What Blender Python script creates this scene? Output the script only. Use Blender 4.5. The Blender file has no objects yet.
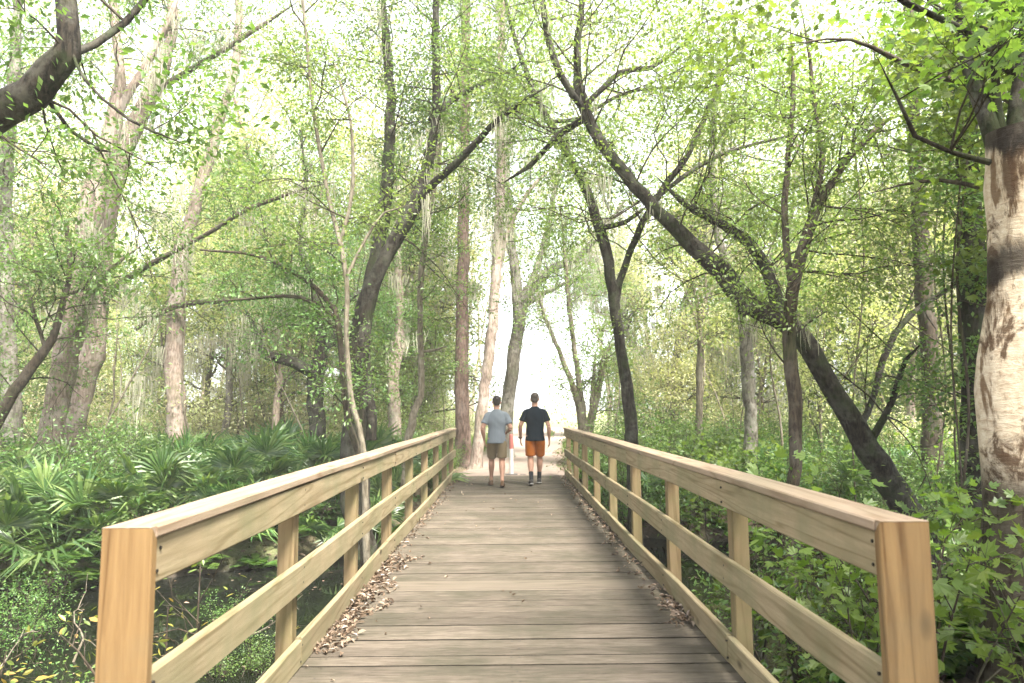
import bpy, math, random
import numpy as np
from mathutils import Vector, Matrix

# ------------------------------------------------------------------ camera, world, sun, exposure
S = bpy.context.scene
COL = S.collection
F_PX, HORIZON, VPX = 700.0, 411.0, 508.0
CAM = Vector((-0.025, 0.0, 1.46))
cam_data = bpy.data.cameras.new('camera')
cam_data.sensor_width = 36.0
cam_data.lens = 36.0 * F_PX / 1024.0
cam_data.clip_start = 0.05
cam_data.clip_end = 2000
cam_data.dof.use_dof = True
cam_data.dof.focus_distance = 6.0
cam_data.dof.aperture_fstop = 2.8
cam = bpy.data.objects.new('camera', cam_data)
COL.objects.link(cam)
pitch = math.atan((HORIZON - 341.5) / F_PX)
yaw = -math.atan((512 - VPX) / F_PX)
roll = -0.0075
ROT = Matrix.Rotation(yaw, 3, 'Z') @ Matrix.Rotation(math.pi / 2 + pitch, 3, 'X') @ Matrix.Rotation(roll, 3, 'Z')
cam.matrix_world = Matrix.Translation(CAM) @ ROT.to_4x4()
S.camera = cam

SUN_EL, SUN_AZ = math.radians(56), math.radians(146)
world = bpy.data.worlds.new('World')
S.world = world
world.use_nodes = True
wn = world.node_tree
sky = wn.nodes.new('ShaderNodeTexSky')
sky.sky_type = 'NISHITA'
sky.sun_disc = False
sky.sun_elevation = SUN_EL
sky.sun_rotation = SUN_AZ
sky.air_density = 0.8
sky.dust_density = 1.6
sky.ozone_density = 0.6
bg = wn.nodes['Background']
bg.inputs['Strength'].default_value = 0.15
hz = wn.nodes.new('ShaderNodeHueSaturation')      # thin bright cloud takes the blue out of the sky
hz.inputs['Saturation'].default_value = .22
wn.links.new(sky.outputs['Color'], hz.inputs['Color'])
wn.links.new(hz.outputs['Color'], bg.inputs['Color'])

sun_data = bpy.data.lights.new('sun', 'SUN')
sun_data.energy = 4.0
sun_data.angle = math.radians(14)
sun_data.color = (1.0, 0.95, 0.86)
sun = bpy.data.objects.new('sun', sun_data)
COL.objects.link(sun)
sdir = Vector((math.cos(SUN_EL) * math.sin(SUN_AZ), math.cos(SUN_EL) * math.cos(SUN_AZ), math.sin(SUN_EL)))
sun.rotation_euler = sdir.to_track_quat('Z', 'Y').to_euler()

S.view_settings.view_transform = 'Standard'
S.view_settings.look = 'None'
S.view_settings.exposure = 2.65
S.view_settings.gamma = 1.0
S.view_settings.use_curve_mapping = False
S.render.engine = 'CYCLES'
cy = S.cycles
cy.use_denoising = True
cy.max_bounces = 10
cy.diffuse_bounces = 7
cy.glossy_bounces = 2
cy.transmission_bounces = 7
cy.transparent_max_bounces = 4
cy.volume_bounces = 0
cy.caustics_reflective = False
cy.caustics_refractive = False
cy.sample_clamp_indirect = 12.0
cy.use_adaptive_sampling = True
cy.adaptive_threshold = 0.02

rng = np.random.default_rng(7)
random.seed(7)


def at(px, py, d):
    """world point on the sight line through pixel (px, py) at ground depth d metres"""
    r = ROT @ Vector(((px - 512) / F_PX, -(py - 341.5) / F_PX, -1.0))
    k = (d - CAM.y) / r.y
    return np.array(CAM + r * k)


def pix(p):
    v = ROT.transposed() @ (Vector(p) - CAM)
    return 512 + F_PX * v.x / -v.z, 341.5 - F_PX * v.y / -v.z


# ------------------------------------------------------------------ object helpers
def tag(o, label=None, cat=None, group=None, kind=None):
    if label: o['label'] = label
    if cat: o['category'] = cat
    if group: o['group'] = group
    if kind: o['kind'] = kind
    return o


def empty(name, loc, rz=0.0):
    o = bpy.data.objects.new(name, None)
    o.empty_display_size = 0.2
    COL.objects.link(o)
    o.location = loc
    o.rotation_euler = (0, 0, rz)
    return o


class Geo:
    """collects vertices and faces; mesh() turns them into ONE mesh"""
    def __init__(self):
        self.V, self.L, self.T, self.M, self.n = [], [], [], [], 0

    def add(self, V, F, mat=0):
        V = np.asarray(V, dtype=np.float32).reshape(-1, 3)
        F = np.asarray(F, dtype=np.int32)
        self.V.append(V)
        self.L.append((F + self.n).ravel())
        self.T.append(np.full(F.shape[0], F.shape[1], dtype=np.int32))
        self.M.append(np.full(F.shape[0], mat, dtype=np.int32))
        self.n += len(V)

    def mesh(self, name, mats, smooth=False, base=None):
        V = np.concatenate(self.V)
        if base is not None:
            V = V - np.asarray(base, dtype=np.float32)
        L = np.concatenate(self.L); T = np.concatenate(self.T); M = np.concatenate(self.M)
        me = bpy.data.meshes.new(name)
        me.vertices.add(len(V)); me.vertices.foreach_set('co', V.ravel())
        me.loops.add(len(L)); me.loops.foreach_set('vertex_index', L)
        me.polygons.add(len(T))
        st = np.zeros(len(T), dtype=np.int32); st[1:] = np.cumsum(T)[:-1]
        me.polygons.foreach_set('loop_start', st)
        me.polygons.foreach_set('loop_total', T)
        me.polygons.foreach_set('material_index', M)
        me.polygons.foreach_set('use_smooth', np.full(len(T), bool(smooth)))
        for m in (mats if isinstance(mats, (list, tuple)) else [mats]):
            me.materials.append(m)
        me.update(calc_edges=True)
        me.validate()
        return me

    def obj(self, name, mats, parent=None, smooth=False, base=None):
        o = bpy.data.objects.new(name, self.mesh(name, mats, smooth, base))
        COL.objects.link(o)
        if parent is not None:
            o.parent = parent
        elif base is not None:
            o.location = base
        return o


def nrm(v):
    v = np.asarray(v, dtype=float)
    return v / (np.linalg.norm(v, axis=-1, keepdims=True) + 1e-9)


def tube(g, pts, rad, sides=6, mat=0, rough=0.0, r=None, cap=False):
    pts = np.asarray(pts, float); rad = np.asarray(rad, float)
    n = len(pts)
    t = nrm(np.gradient(pts, axis=0))
    mean = nrm(pts[-1] - pts[0])
    ref = np.eye(3)[int(np.argmin(np.abs(mean)))]
    u = nrm(np.cross(t, ref)); v = np.cross(t, u)
    a = np.linspace(0, 2 * np.pi, sides, endpoint=False)
    R = np.repeat(rad[:, None], sides, 1)
    if rough > 0:
        r = r or rng
        s = np.concatenate([[0], np.cumsum(np.linalg.norm(np.diff(pts, axis=0), axis=1))])
        for k in range(5):
            R = R * (1 + rough * r.uniform(.4, 1) * np.sin(a[None, :] * r.integers(1, 5) + s[:, None] * r.uniform(.6, 4.0) + r.uniform(0, 6)))
    P = pts[:, None, :] + R[..., None] * (np.cos(a)[None, :, None] * u[:, None, :] + np.sin(a)[None, :, None] * v[:, None, :])
    i = np.arange(n - 1)[:, None] * sides
    j = np.arange(sides)[None, :]
    j2 = (j + 1) % sides
    F = np.stack([i + j, i + j2, i + sides + j2, i + sides + j], -1).reshape(-1, 4)
    g.add(P.reshape(-1, 3), F, mat)
    if cap:
        g.add(P[-1], np.arange(sides)[None, :], mat)
        g.add(P[0], np.arange(sides)[None, ::-1], mat)


def smooth_line(P, step):
    """Catmull-Rom through rows of P (any columns after xyz ride along)"""
    P = np.asarray(P, float)
    if len(P) < 3:
        k = max(2, int(np.linalg.norm(P[-1, :3] - P[0, :3]) / step) + 1)
        return P[0] + (P[-1] - P[0]) * np.linspace(0, 1, k)[:, None]
    Q = np.vstack([2 * P[0] - P[1], P, 2 * P[-1] - P[-2]])
    out = []
    for i in range(1, len(Q) - 2):
        k = max(1, int(np.linalg.norm(Q[i + 1, :3] - Q[i, :3]) / step))
        for t in np.linspace(0, 1, k, endpoint=False):
            a, b, c, d = Q[i - 1], Q[i], Q[i + 1], Q[i + 2]
            out.append(.5 * ((2 * b) + (c - a) * t + (2 * a - 5 * b + 4 * c - d) * t * t + (3 * b - a - 3 * c + d) * t ** 3))
    out.append(Q[-2])
    return np.array(out)


# leaf outlines: x across, y along the midrib, z out of the blade
LEAF_OVAL = (np.array([[0, 0, 0], [-.2, .35, .05], [-.16, .7, .04], [0, 1, -.03], [.16, .7, .04], [.2, .35, .05]]), [[0, 1, 2, 3], [0, 3, 4, 5]])
LEAF_DIA = (np.array([[0, 0, 0], [-.24, .45, .06], [0, 1, 0], [.24, .45, .06]]), [[0, 1, 2], [0, 2, 3]])
LEAF_MAPLE = (np.array([[0, 0, 0], [-.28, .02, .03], [-.52, .34, .05], [-.26, .40, .0], [-.30, .74, .04], [-.1, .64, .0], [0, 1, -.05],
                        [.1, .64, 0], [.30, .74, .04], [.26, .40, 0], [.52, .34, .05], [.28, .02, .03]]), [[0, 1, 2, 3], [0, 3, 4, 5], [0, 5, 6, 7], [0, 7, 8, 9], [0, 9, 10, 11]])


def put_leaves(g, P, size, D, N, tmpl, mat=0):
    V, F = tmpl
    P = np.asarray(P, float); n = len(P)
    if n == 0: return
    D = nrm(D)
    X = nrm(np.cross(D, N)); Z = np.cross(X, D)
    s = np.broadcast_to(np.asarray(size, float), (n,))[:, None, None]
    W = P[:, None, :] + s * (V[None, :, 0, None] * X[:, None, :] + V[None, :, 1, None] * D[:, None, :] + V[None, :, 2, None] * Z[:, None, :])
    k = len(V)
    Fa = np.asarray(F)
    FF = (np.arange(n)[:, None, None] * k + Fa[None]).reshape(-1, Fa.shape[1])
    g.add(W.reshape(-1, 3), FF, mat)


# ------------------------------------------------------------------ materials
def new_mat(name):
    m = bpy.data.materials.new(name)
    m.use_nodes = True
    nt = m.node_tree
    return m, nt, nt.nodes, nt.links, nt.nodes['Principled BSDF']


def N(nt, kind, **kw):
    n = nt.nodes.new(kind)
    for k, v in kw.items():
        if k in n.inputs: n.inputs[k].default_value = v
        else: setattr(n, k, v)
    return n


def ramp(nt, src, stops):
    r = nt.nodes.new('ShaderNodeValToRGB')
    e = r.color_ramp.elements
    while len(e) < len(stops): e.new(.5)
    for el, (p, c) in zip(e, stops):
        el.position = p
        el.color = (*c, 1) if len(c) == 3 else c
    nt.links.new(src, r.inputs['Fac'])
    return r


def mixc(nt, fac, a, b, blend='MIX'):
    m = nt.nodes.new('ShaderNodeMix'); m.data_type = 'RGBA'; m.blend_type = blend
    for idx, v in ((0, fac), (6, a), (7, b)):
        if isinstance(v, (int, float)): m.inputs[idx].default_value = v
        elif isinstance(v, tuple): m.inputs[idx].default_value = (*v, 1) if len(v) == 3 else v
        else: nt.links.new(v, m.inputs[idx])
    return m.outputs[2]


def wood(name, axis, light, dark, stain=None, stain_amt=.5, grain=1.0, island=.25, rough=.75, knots=True, across=None, ring=.5, spec=.2, draw=.07):
    """sawn softwood: streaks and cathedral rings drawn out along AXIS, shifted from board to board"""
    m, nt, nd, ln, bs = new_mat(name)
    tc = N(nt, 'ShaderNodeTexCoord'); geo = N(nt, 'ShaderNodeNewGeometry')
    sc = [1, 1, 1]; sc[axis] = draw
    add = N(nt, 'ShaderNodeVectorMath', operation='ADD')
    mul = N(nt, 'ShaderNodeVectorMath', operation='SCALE'); mul.inputs['Scale'].default_value = 37.0
    cmb = N(nt, 'ShaderNodeCombineXYZ')
    for k in range(3): ln.new(geo.outputs['Random Per Island'], cmb.inputs[k])
    ln.new(cmb.outputs[0], mul.inputs[0]); ln.new(tc.outputs['Object'], add.inputs[0]); ln.new(mul.outputs[0], add.inputs[1])
    mp = N(nt, 'ShaderNodeMapping'); mp.inputs['Scale'].default_value = sc
    ln.new(add.outputs[0], mp.inputs['Vector'])
    n1 = N(nt, 'ShaderNodeTexNoise', Scale=38.0 * grain, Detail=6.0, Roughness=.62, Distortion=.4)
    ln.new(mp.outputs[0], n1.inputs['Vector'])
    n2 = N(nt, 'ShaderNodeTexNoise', Scale=5.0, Detail=2.0, Distortion=.6)
    ln.new(mp.outputs[0], n2.inputs['Vector'])
    wv = N(nt, 'ShaderNodeMath', operation='MULTIPLY'); wv.inputs[1].default_value = 42.0
    ln.new(n2.outputs[0], wv.inputs[0])
    sn = N(nt, 'ShaderNodeMath', operation='SINE'); ln.new(wv.outputs[0], sn.inputs[0])
    r2 = ramp(nt, sn.outputs[0], [(0.0, (0, 0, 0)), (.75, (.25, .25, .25)), (1.0, (1, 1, 1))])
    r1 = ramp(nt, n1.outputs[0], [(.32, (0, 0, 0)), (.68, (1, 1, 1))])
    f = mixc(nt, ring, r1.outputs[0], r2.outputs[0])
    c = mixc(nt, f, light, dark)
    if knots:
        kc = [1, 1, 1]; kc[axis] = .45
        mk = N(nt, 'ShaderNodeMapping'); mk.inputs['Scale'].default_value = kc
        ln.new(add.outputs[0], mk.inputs['Vector'])
        vo = N(nt, 'ShaderNodeTexVoronoi', Scale=3.3); ln.new(mk.outputs[0], vo.inputs['Vector'])
        kr = ramp(nt, vo.outputs['Distance'], [(.05, (1, 1, 1)), (.11, (0, 0, 0))])
        c = mixc(nt, kr.outputs[0], c, tuple(x * .4 for x in dark))
    bri = N(nt, 'ShaderNodeMapRange'); bri.inputs['To Min'].default_value = 1 - island; bri.inputs['To Max'].default_value = 1 + island
    ln.new(geo.outputs['Random Per Island'], bri.inputs['Value'])
    c = mixc(nt, 1.0, c, bri.outputs[0], 'MULTIPLY')
    if stain:
        n3 = N(nt, 'ShaderNodeTexNoise', Scale=1.6, Detail=5.0, Roughness=.65)
        ln.new(tc.outputs['Object'], n3.inputs['Vector'])
        r3 = ramp(nt, n3.outputs[0], [(.42, (0, 0, 0)), (.66, (stain_amt,) * 3)])
        fac = r3.outputs[0]
        if across is not None:
            sx = N(nt, 'ShaderNodeSeparateXYZ'); ln.new(tc.outputs['Object'], sx.inputs[0])
            mr = N(nt, 'ShaderNodeMapRange'); mr.inputs['From Min'].default_value = across[0]; mr.inputs['From Max'].default_value = across[1]
            ln.new(sx.outputs[0], mr.inputs['Value'])
            n4 = N(nt, 'ShaderNodeTexNoise', Scale=3.0, Detail=4.0); ln.new(tc.outputs['Object'], n4.inputs['Vector'])
            mm = N(nt, 'ShaderNodeMath', operation='MULTIPLY'); ln.new(mr.outputs[0], mm.inputs[0]); ln.new(n4.outputs[0], mm.inputs[1])
            ad = N(nt, 'ShaderNodeMath', operation='MAXIMUM'); ln.new(mm.outputs[0], ad.inputs[0]); ln.new(r3.outputs[0], ad.inputs[1])
            fac = ad.outputs[0]
        c = mixc(nt, fac, c, stain)
    ln.new(c, bs.inputs['Base Color'])
    bs.inputs['Roughness'].default_value = rough
    bs.inputs['Specular IOR Level'].default_value = spec
    bp = N(nt, 'ShaderNodeBump', Strength=.35, Distance=.004)
    ln.new(n1.outputs[0], bp.inputs['Height']); ln.new(bp.outputs[0], bs.inputs['Normal'])
    return m


def leafmat(name, cols, trans=.5, tint=(1.1, 1.15, .6), gloss=.03, rough=.45):
    """thin leaf: colour varies from leaf to leaf and tree to tree, light passes through"""
    m, nt, nd, ln, bs = new_mat(name)
    nd.remove(bs)
    out = nd['Material Output']
    geo = N(nt, 'ShaderNodeNewGeometry'); oi = N(nt, 'ShaderNodeObjectInfo')
    stops = [(i / (len(cols) - 1), c) for i, c in enumerate(cols)]
    r = ramp(nt, geo.outputs['Random Per Island'], stops)
    hv = N(nt, 'ShaderNodeHueSaturation')
    mh = N(nt, 'ShaderNodeMapRange'); mh.inputs['To Min'].default_value = .485; mh.inputs['To Max'].default_value = .515
    mv = N(nt, 'ShaderNodeMapRange'); mv.inputs['To Min'].default_value = .85; mv.inputs['To Max'].default_value = 1.15
    ln.new(oi.outputs['Random'], mh.inputs['Value']); ln.new(oi.outputs['Random'], mv.inputs['Value'])
    ln.new(mh.outputs[0], hv.inputs['Hue']); ln.new(mv.outputs[0], hv.inputs['Value']); ln.new(r.outputs[0], hv.inputs['Color'])
    df = N(nt, 'ShaderNodeBsdfDiffuse'); tr = N(nt, 'ShaderNodeBsdfTranslucent')
    gl = N(nt, 'ShaderNodeBsdfGlossy', Roughness=rough)
    ln.new(hv.outputs[0], df.inputs['Color'])
    ln.new(mixc(nt, 1.0, hv.outputs[0], tint, 'MULTIPLY'), tr.inputs['Color'])
    m1 = N(nt, 'ShaderNodeMixShader'); m1.inputs[0].default_value = trans
    ln.new(df.outputs[0], m1.inputs[1]); ln.new(tr.outputs[0], m1.inputs[2])
    m2 = N(nt, 'ShaderNodeMixShader'); m2.inputs[0].default_value = gloss
    ln.new(m1.outputs[0], m2.inputs[1]); ln.new(gl.outputs[0], m2.inputs[2])
    ln.new(m2.outputs[0], out.inputs['Surface'])
    return m


def barkmat(name, base, dark, pale=None, pale_amt=.4, moss=None, moss_amt=.0, scale=1.0):
    m, nt, nd, ln, bs = new_mat(name)
    tc = N(nt, 'ShaderNodeTexCoord')
    mp = N(nt, 'ShaderNodeMapping'); mp.inputs['Scale'].default_value = (1, 1, .22)
    ln.new(tc.outputs['Object'], mp.inputs['Vector'])
    n1 = N(nt, 'ShaderNodeTexNoise', Scale=26.0 * scale, Detail=7.0, Roughness=.65, Distortion=.5)
    ln.new(mp.outputs[0], n1.inputs['Vector'])
    r1 = ramp(nt, n1.outputs[0], [(.40, dark), (.60, base)])
    c = r1.outputs[0]
    if pale:
        n2 = N(nt, 'ShaderNodeTexNoise', Scale=3.2, Detail=6.0, Roughness=.7); ln.new(tc.outputs['Object'], n2.inputs['Vector'])
        r2 = ramp(nt, n2.outputs[0], [(.48, (0, 0, 0)), (.6, (pale_amt,) * 3)])
        c = mixc(nt, r2.outputs[0], c, pale)
    if moss:
        n3 = N(nt, 'ShaderNodeTexNoise', Scale=2.1, Detail=6.0, Roughness=.7); ln.new(tc.outputs['Object'], n3.inputs['Vector'])
        r3 = ramp(nt, n3.outputs[0], [(.5, (0, 0, 0)), (.62, (moss_amt,) * 3)])
        c = mixc(nt, r3.outputs[0], c, moss)
    ln.new(c, bs.inputs['Base Color'])
    bs.inputs['Roughness'].default_value = .9
    bs.inputs['Specular IOR Level'].default_value = .15
    bp = N(nt, 'ShaderNodeBump', Strength=.8, Distance=.02)
    ln.new(n1.outputs[0], bp.inputs['Height']); ln.new(bp.outputs[0], bs.inputs['Normal'])
    return m


def plain(name, col, rough=.8, noise=.15, scale=20, spec=.2):
    m, nt, nd, ln, bs = new_mat(name)
    tc = N(nt, 'ShaderNodeTexCoord')
    n1 = N(nt, 'ShaderNodeTexNoise', Scale=scale, Detail=5.0); ln.new(tc.outputs['Object'], n1.inputs['Vector'])
    r = ramp(nt, n1.outputs[0], [(.3, tuple(c * (1 - noise) for c in col)), (.7, tuple(min(1, c * (1 + noise)) for c in col))])
    ln.new(r.outputs[0], bs.inputs['Base Color'])
    bs.inputs['Roughness'].default_value = rough
    bs.inputs['Specular IOR Level'].default_value = spec
    return m


M = {}
M['rail'] = wood('pale_rail_wood', 1, (.255, .205, .128), (.11, .078, .037), (.115, .118, .06), .65)
M['cap'] = wood('cap_rail_wood', 1, (.26, .198, .142), (.14, .092, .055), (.15, .135, .088), .5)
M['end'] = wood('orange_post_wood', 2, (.185, .115, .05), (.075, .038, .013), (.13, .10, .055), .5)
M['post'] = wood('post_wood', 2, (.20, .145, .08), (.105, .07, .033), (.095, .10, .04), .6)
M['deck'] = wood('weathered_deck_wood', 0, (.124, .103, .081), (.052, .042, .032), (.042, .041, .027), .6, grain=1.3, island=.2, knots=False, across=(.75, 1.25), ring=.15, spec=.06, rough=.92, draw=.13)
M['newdeck'] = wood('newer_deck_wood', 0, (.130, .107, .081), (.066, .052, .038), None, island=.05, knots=False)
M['grime_gap_shade'] = plain('grimy_gap_shade_edge', (.022, .018, .013), .95, .3)  # edge dirt, blackened so the sunlit plank gaps look shaded
M['nail'] = plain('dark_nail', (.02, .017, .014), .6)
M['beam'] = plain('beam_wood', (.14, .12, .08))
M['oak'] = barkmat('dark_oak_bark', (.032, .026, .019), (.006, .005, .004), (.12, .115, .095), .4, (.025, .04, .01), .5)
M['oakgrey'] = barkmat('grey_oak_bark', (.14, .125, .10), (.05, .043, .033), (.26, .245, .21), .6, (.06, .075, .03), .4)
M['pine'] = barkmat('reddish_pine_bark', (.15, .10, .078), (.055, .036, .028), (.22, .17, .145), .4, scale=.8)
M['pale'] = barkmat('pale_pink_bark', (.27, .21, .17), (.12, .09, .072), (.36, .32, .275), .5, (.09, .10, .045), .35)
M['slim'] = barkmat('slim_sapling_bark', (.17, .145, .105), (.07, .058, .04), (.27, .25, .2), .3)
M['brown'] = barkmat('brown_stem_bark', (.07, .053, .037), (.025, .019, .014), (.15, .135, .11), .3, (.04, .055, .018), .4)
M['leaf_oak'] = leafmat('oak_leaves', [(.07, .14, .04), (.11, .195, .055), (.155, .24, .075)], .5)
M['leaf_light'] = leafmat('light_leaves', [(.125, .205, .055), (.17, .26, .075), (.225, .305, .10)], .55)
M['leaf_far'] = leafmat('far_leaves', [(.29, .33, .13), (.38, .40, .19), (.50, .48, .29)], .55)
M['leaf_maple'] = leafmat('maple_leaves', [(.09, .155, .03), (.14, .215, .04), (.20, .28, .07)], .6)
M['leaf_shrub'] = leafmat('shrub_leaves', [(.05, .12, .025), (.09, .17, .035), (.14, .22, .05)], .45, gloss=.035)
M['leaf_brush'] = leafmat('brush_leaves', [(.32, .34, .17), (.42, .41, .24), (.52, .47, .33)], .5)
M['leaf_yellow'] = leafmat('yellowing_leaves', [(.08, .13, .03), (.22, .22, .05), (.34, .20, .06)], .5)
M['frond'] = leafmat('palmetto_fronds', [(.045, .105, .028), (.085, .16, .042), (.17, .24, .075)], .4, gloss=.05, rough=.4)
M['fern'] = leafmat('fern_fronds', [(.05, .11, .02), (.08, .15, .03), (.13, .2, .04)], .5)
M['moss'] = leafmat('spanish_moss', [(.30, .30, .22), (.40, .39, .30), (.5, .47, .38)], .45, tint=(1, 1, .9), gloss=0.0)
M['litter'] = leafmat('dry_leaf_litter', [(.05, .032, .02), (.12, .082, .052), (.20, .145, .10), (.29, .225, .16)], .1, tint=(1, .8, .6), gloss=.05)
M['twig'] = barkmat('twig_bark', (.06, .05, .034), (.025, .02, .014))
M['grass'] = leafmat('grass_blades', [(.07, .12, .025), (.12, .17, .04), (.2, .22, .08)], .5)



m, nt, nd, ln, bs = new_mat('peeling_cream_bark')
tc = N(nt, 'ShaderNodeTexCoord')
mq = N(nt, 'ShaderNodeMapping'); mq.inputs['Scale'].default_value = (1, 1, .45); ln.new(tc.outputs['Object'], mq.inputs['Vector'])
n0 = N(nt, 'ShaderNodeTexNoise', Scale=3.0, Detail=8.0, Roughness=.72, Distortion=.8); ln.new(mq.outputs[0], n0.inputs['Vector'])
mp = N(nt, 'ShaderNodeMapping'); mp.inputs['Scale'].default_value = (1, 1, 3.2); ln.new(tc.outputs['Object'], mp.inputs['Vector'])
n1 = N(nt, 'ShaderNodeTexNoise', Scale=7.0, Detail=6.0, Roughness=.7, Distortion=.8); ln.new(mp.outputs[0], n1.inputs['Vector'])
n2 = N(nt, 'ShaderNodeTexNoise', Scale=22.0, Detail=6.0, Roughness=.7); ln.new(tc.outputs['Object'], n2.inputs['Vector'])
c = ramp(nt, n2.outputs[0], [(.3, (.33, .25, .17)), (.55, (.46, .38, .28)), (.75, (.54, .47, .37))]).outputs[0]
c = mixc(nt, ramp(nt, n1.outputs[0], [(.55, (0, 0, 0)), (.72, (.7, .7, .7))]).outputs[0], c, (.16, .085, .035))
ms = N(nt, 'ShaderNodeMapping'); ms.inputs['Scale'].default_value = (1, 1, .16); ln.new(tc.outputs['Object'], ms.inputs['Vector'])
n3 = N(nt, 'ShaderNodeTexNoise', Scale=8.5, Detail=6.0, Roughness=.65, Distortion=.3); ln.new(ms.outputs[0], n3.inputs['Vector'])
c = mixc(nt, ramp(nt, n3.outputs[0], [(.54, (0, 0, 0)), (.6, (.85, .85, .85))]).outputs[0], c, (.085, .042, .015))
c = mixc(nt, ramp(nt, n0.outputs[0], [(.51, (0, 0, 0)), (.58, (.92, .92, .92))]).outputs[0], c, (.05, .024, .009))
sx = N(nt, 'ShaderNodeSeparateXYZ'); ln.new(tc.outputs['Object'], sx.inputs[0])
wob = N(nt, 'ShaderNodeMath', operation='MULTIPLY_ADD'); wob.inputs[1].default_value = .55; ln.new(n0.outputs[0], wob.inputs[0]); ln.new(sx.outputs[2], wob.inputs[2])
mr = N(nt, 'ShaderNodeMapRange'); mr.inputs['From Min'].default_value = 0; mr.inputs['From Max'].default_value = 6; ln.new(wob.outputs[0], mr.inputs['Value'])
c = mixc(nt, ramp(nt, mr.outputs[0], [(.27, (.85, .85, .85)), (.32, (.0, .0, .0)), (.52, (0, 0, 0)), (.535, (.9, .9, .9)), (.56, (.9, .9, .9)), (.58, (0, 0, 0)), (.685, (0, 0, 0)), (.70, (.95, .95, .95)), (.78, (.8, .8, .8))]).outputs[0], c, (.010, .007, .005))
ln.new(c, bs.inputs['Base Color']); bs.inputs['Roughness'].default_value = .8; bs.inputs['Specular IOR Level'].default_value = .2
bp = N(nt, 'ShaderNodeBump', Strength=.7, Distance=.02); ln.new(n1.outputs[0], bp.inputs['Height']); ln.new(bp.outputs[0], bs.inputs['Normal'])
M['birch'] = m


# ------------------------------------------------------------------ terrain
def path_x(y):
    y = np.asarray(y, float)
    return np.where(y > 16, .045 * (y - 16) + .0009 * (y - 16) ** 2, 0.0)


def tz(x, y):
    x = np.asarray(x, float); y = np.asarray(y, float)
    yc = 9.0 + .9 * np.sin(x * .23 + .6) + np.where(x > 0, -.06 * x, .03 * x + .24 * np.clip(x + 3.2, -6, 0))
    half = 2.9 + .5 * np.sin(x * .5 + 1.0)
    d = np.abs(y - yc)
    t = np.clip((d - half * .55) / (half * .95), 0, 1)
    t = t * t * (3 - 2 * t)
    z = -1.75 + t * 1.3
    z = z + .28 * np.clip((y - 14) / 14, 0, 1)
    z = z + .06 * np.sin(x * 1.3 + y * .7) * np.sin(y * 1.1 - x * .4) + .04 * np.sin(x * 2.9 + 1) * np.sin(y * 2.3)
    # causeway carrying the path beyond the bridge
    w = np.clip(1 - (np.abs(x - path_x(y)) - 1.7) / 2.2, 0, 1) * np.clip((y - 14.6) / 1.4, 0, 1)
    w = w * w * (3 - 2 * w)
    z = z * (1 - w) + (-.03) * w
    # approach behind the camera
    w2 = np.clip((2.0 - y) / 2.5, 0, 1)
    z = z * (1 - w2) + (-.45) * w2
    far = np.clip((y - 55) / 60, 0, 1)
    z = z * (1 - far) + .15 * far
    return z


def tzf(x, y):
    return float(tz(x, y))


def axis(lo, hi, fine_lo, fine_hi, step, grow=1.22):
    a = list(np.arange(fine_lo, fine_hi, step))
    s = step; v = fine_hi
    while v < hi: a.append(v); s *= grow; v += s
    a.append(hi)
    s = step; v = fine_lo - step
    while v > lo: a.insert(0, v); s *= grow; v -= s
    a.insert(0, lo)
    return np.array(a)


xs = axis(-900, 900, -16, 16, .22); ys = axis(-300, 1500, -3, 34, .22)
X, Y = np.meshgrid(xs, ys)
Z = tz(X, Y) + np.where((np.abs(X) < 18) & (Y < 36), .03 * rng.standard_normal(X.shape), 0) * (np.abs(X - path_x(Y)) > 1.9)
g = Geo()
ii, jj = np.meshgrid(np.arange(len(xs) - 1), np.arange(len(ys) - 1))
q = (jj * len(xs) + ii).ravel()
g.add(np.stack([X, Y, Z], -1).reshape(-1, 3), np.stack([q, q + 1, q + len(xs) + 1, q + len(xs)], -1))
m, nt, nd, ln, bs = new_mat('forest_floor')
tc = N(nt, 'ShaderNodeTexCoord')
n1 = N(nt, 'ShaderNodeTexNoise', Scale=9.0, Detail=8.0, Roughness=.7); ln.new(tc.outputs['Object'], n1.inputs['Vector'])
n2 = N(nt, 'ShaderNodeTexNoise', Scale=.6, Detail=5.0); ln.new(tc.outputs['Object'], n2.inputs['Vector'])
r1 = ramp(nt, n1.outputs[0], [(.3, (.05, .035, .022)), (.5, (.14, .10, .065)), (.7, (.27, .20, .14))])
r2 = ramp(nt, n2.outputs[0], [(.45, (0, 0, 0)), (.6, (.7, .7, .7))])
c = mixc(nt, r2.outputs[0], r1.outputs[0], (.08, .11, .03))
sx = N(nt, 'ShaderNodeSeparateXYZ'); ln.new(tc.outputs['Object'], sx.inputs[0])
wet = N(nt, 'ShaderNodeMapRange'); wet.inputs['From Min'].default_value = -.95; wet.inputs['From Max'].default_value = -.72
ln.new(sx.outputs[2], wet.inputs['Value'])
c = mixc(nt, wet.outputs[0], (.02, .017, .012), c)
fld = N(nt, 'ShaderNodeMapRange'); fld.inputs['From Min'].default_value = 44; fld.inputs['From Max'].default_value = 52
ln.new(sx.outputs[1], fld.inputs['Value'])
c = mixc(nt, fld.outputs[0], c, (.22, .24, .09))
ln.new(c, bs.inputs['Base Color']); bs.inputs['Roughness'].default_value = .95
bp = N(nt, 'ShaderNodeBump', Strength=.8, Distance=.05); ln.new(n1.outputs[0], bp.inputs['Height']); ln.new(bp.outputs[0], bs.inputs['Normal'])
tag(g.obj('ground', m, smooth=True), 'leaf strewn forest floor and creek banks beside the bridge', kind='structure')

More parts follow.
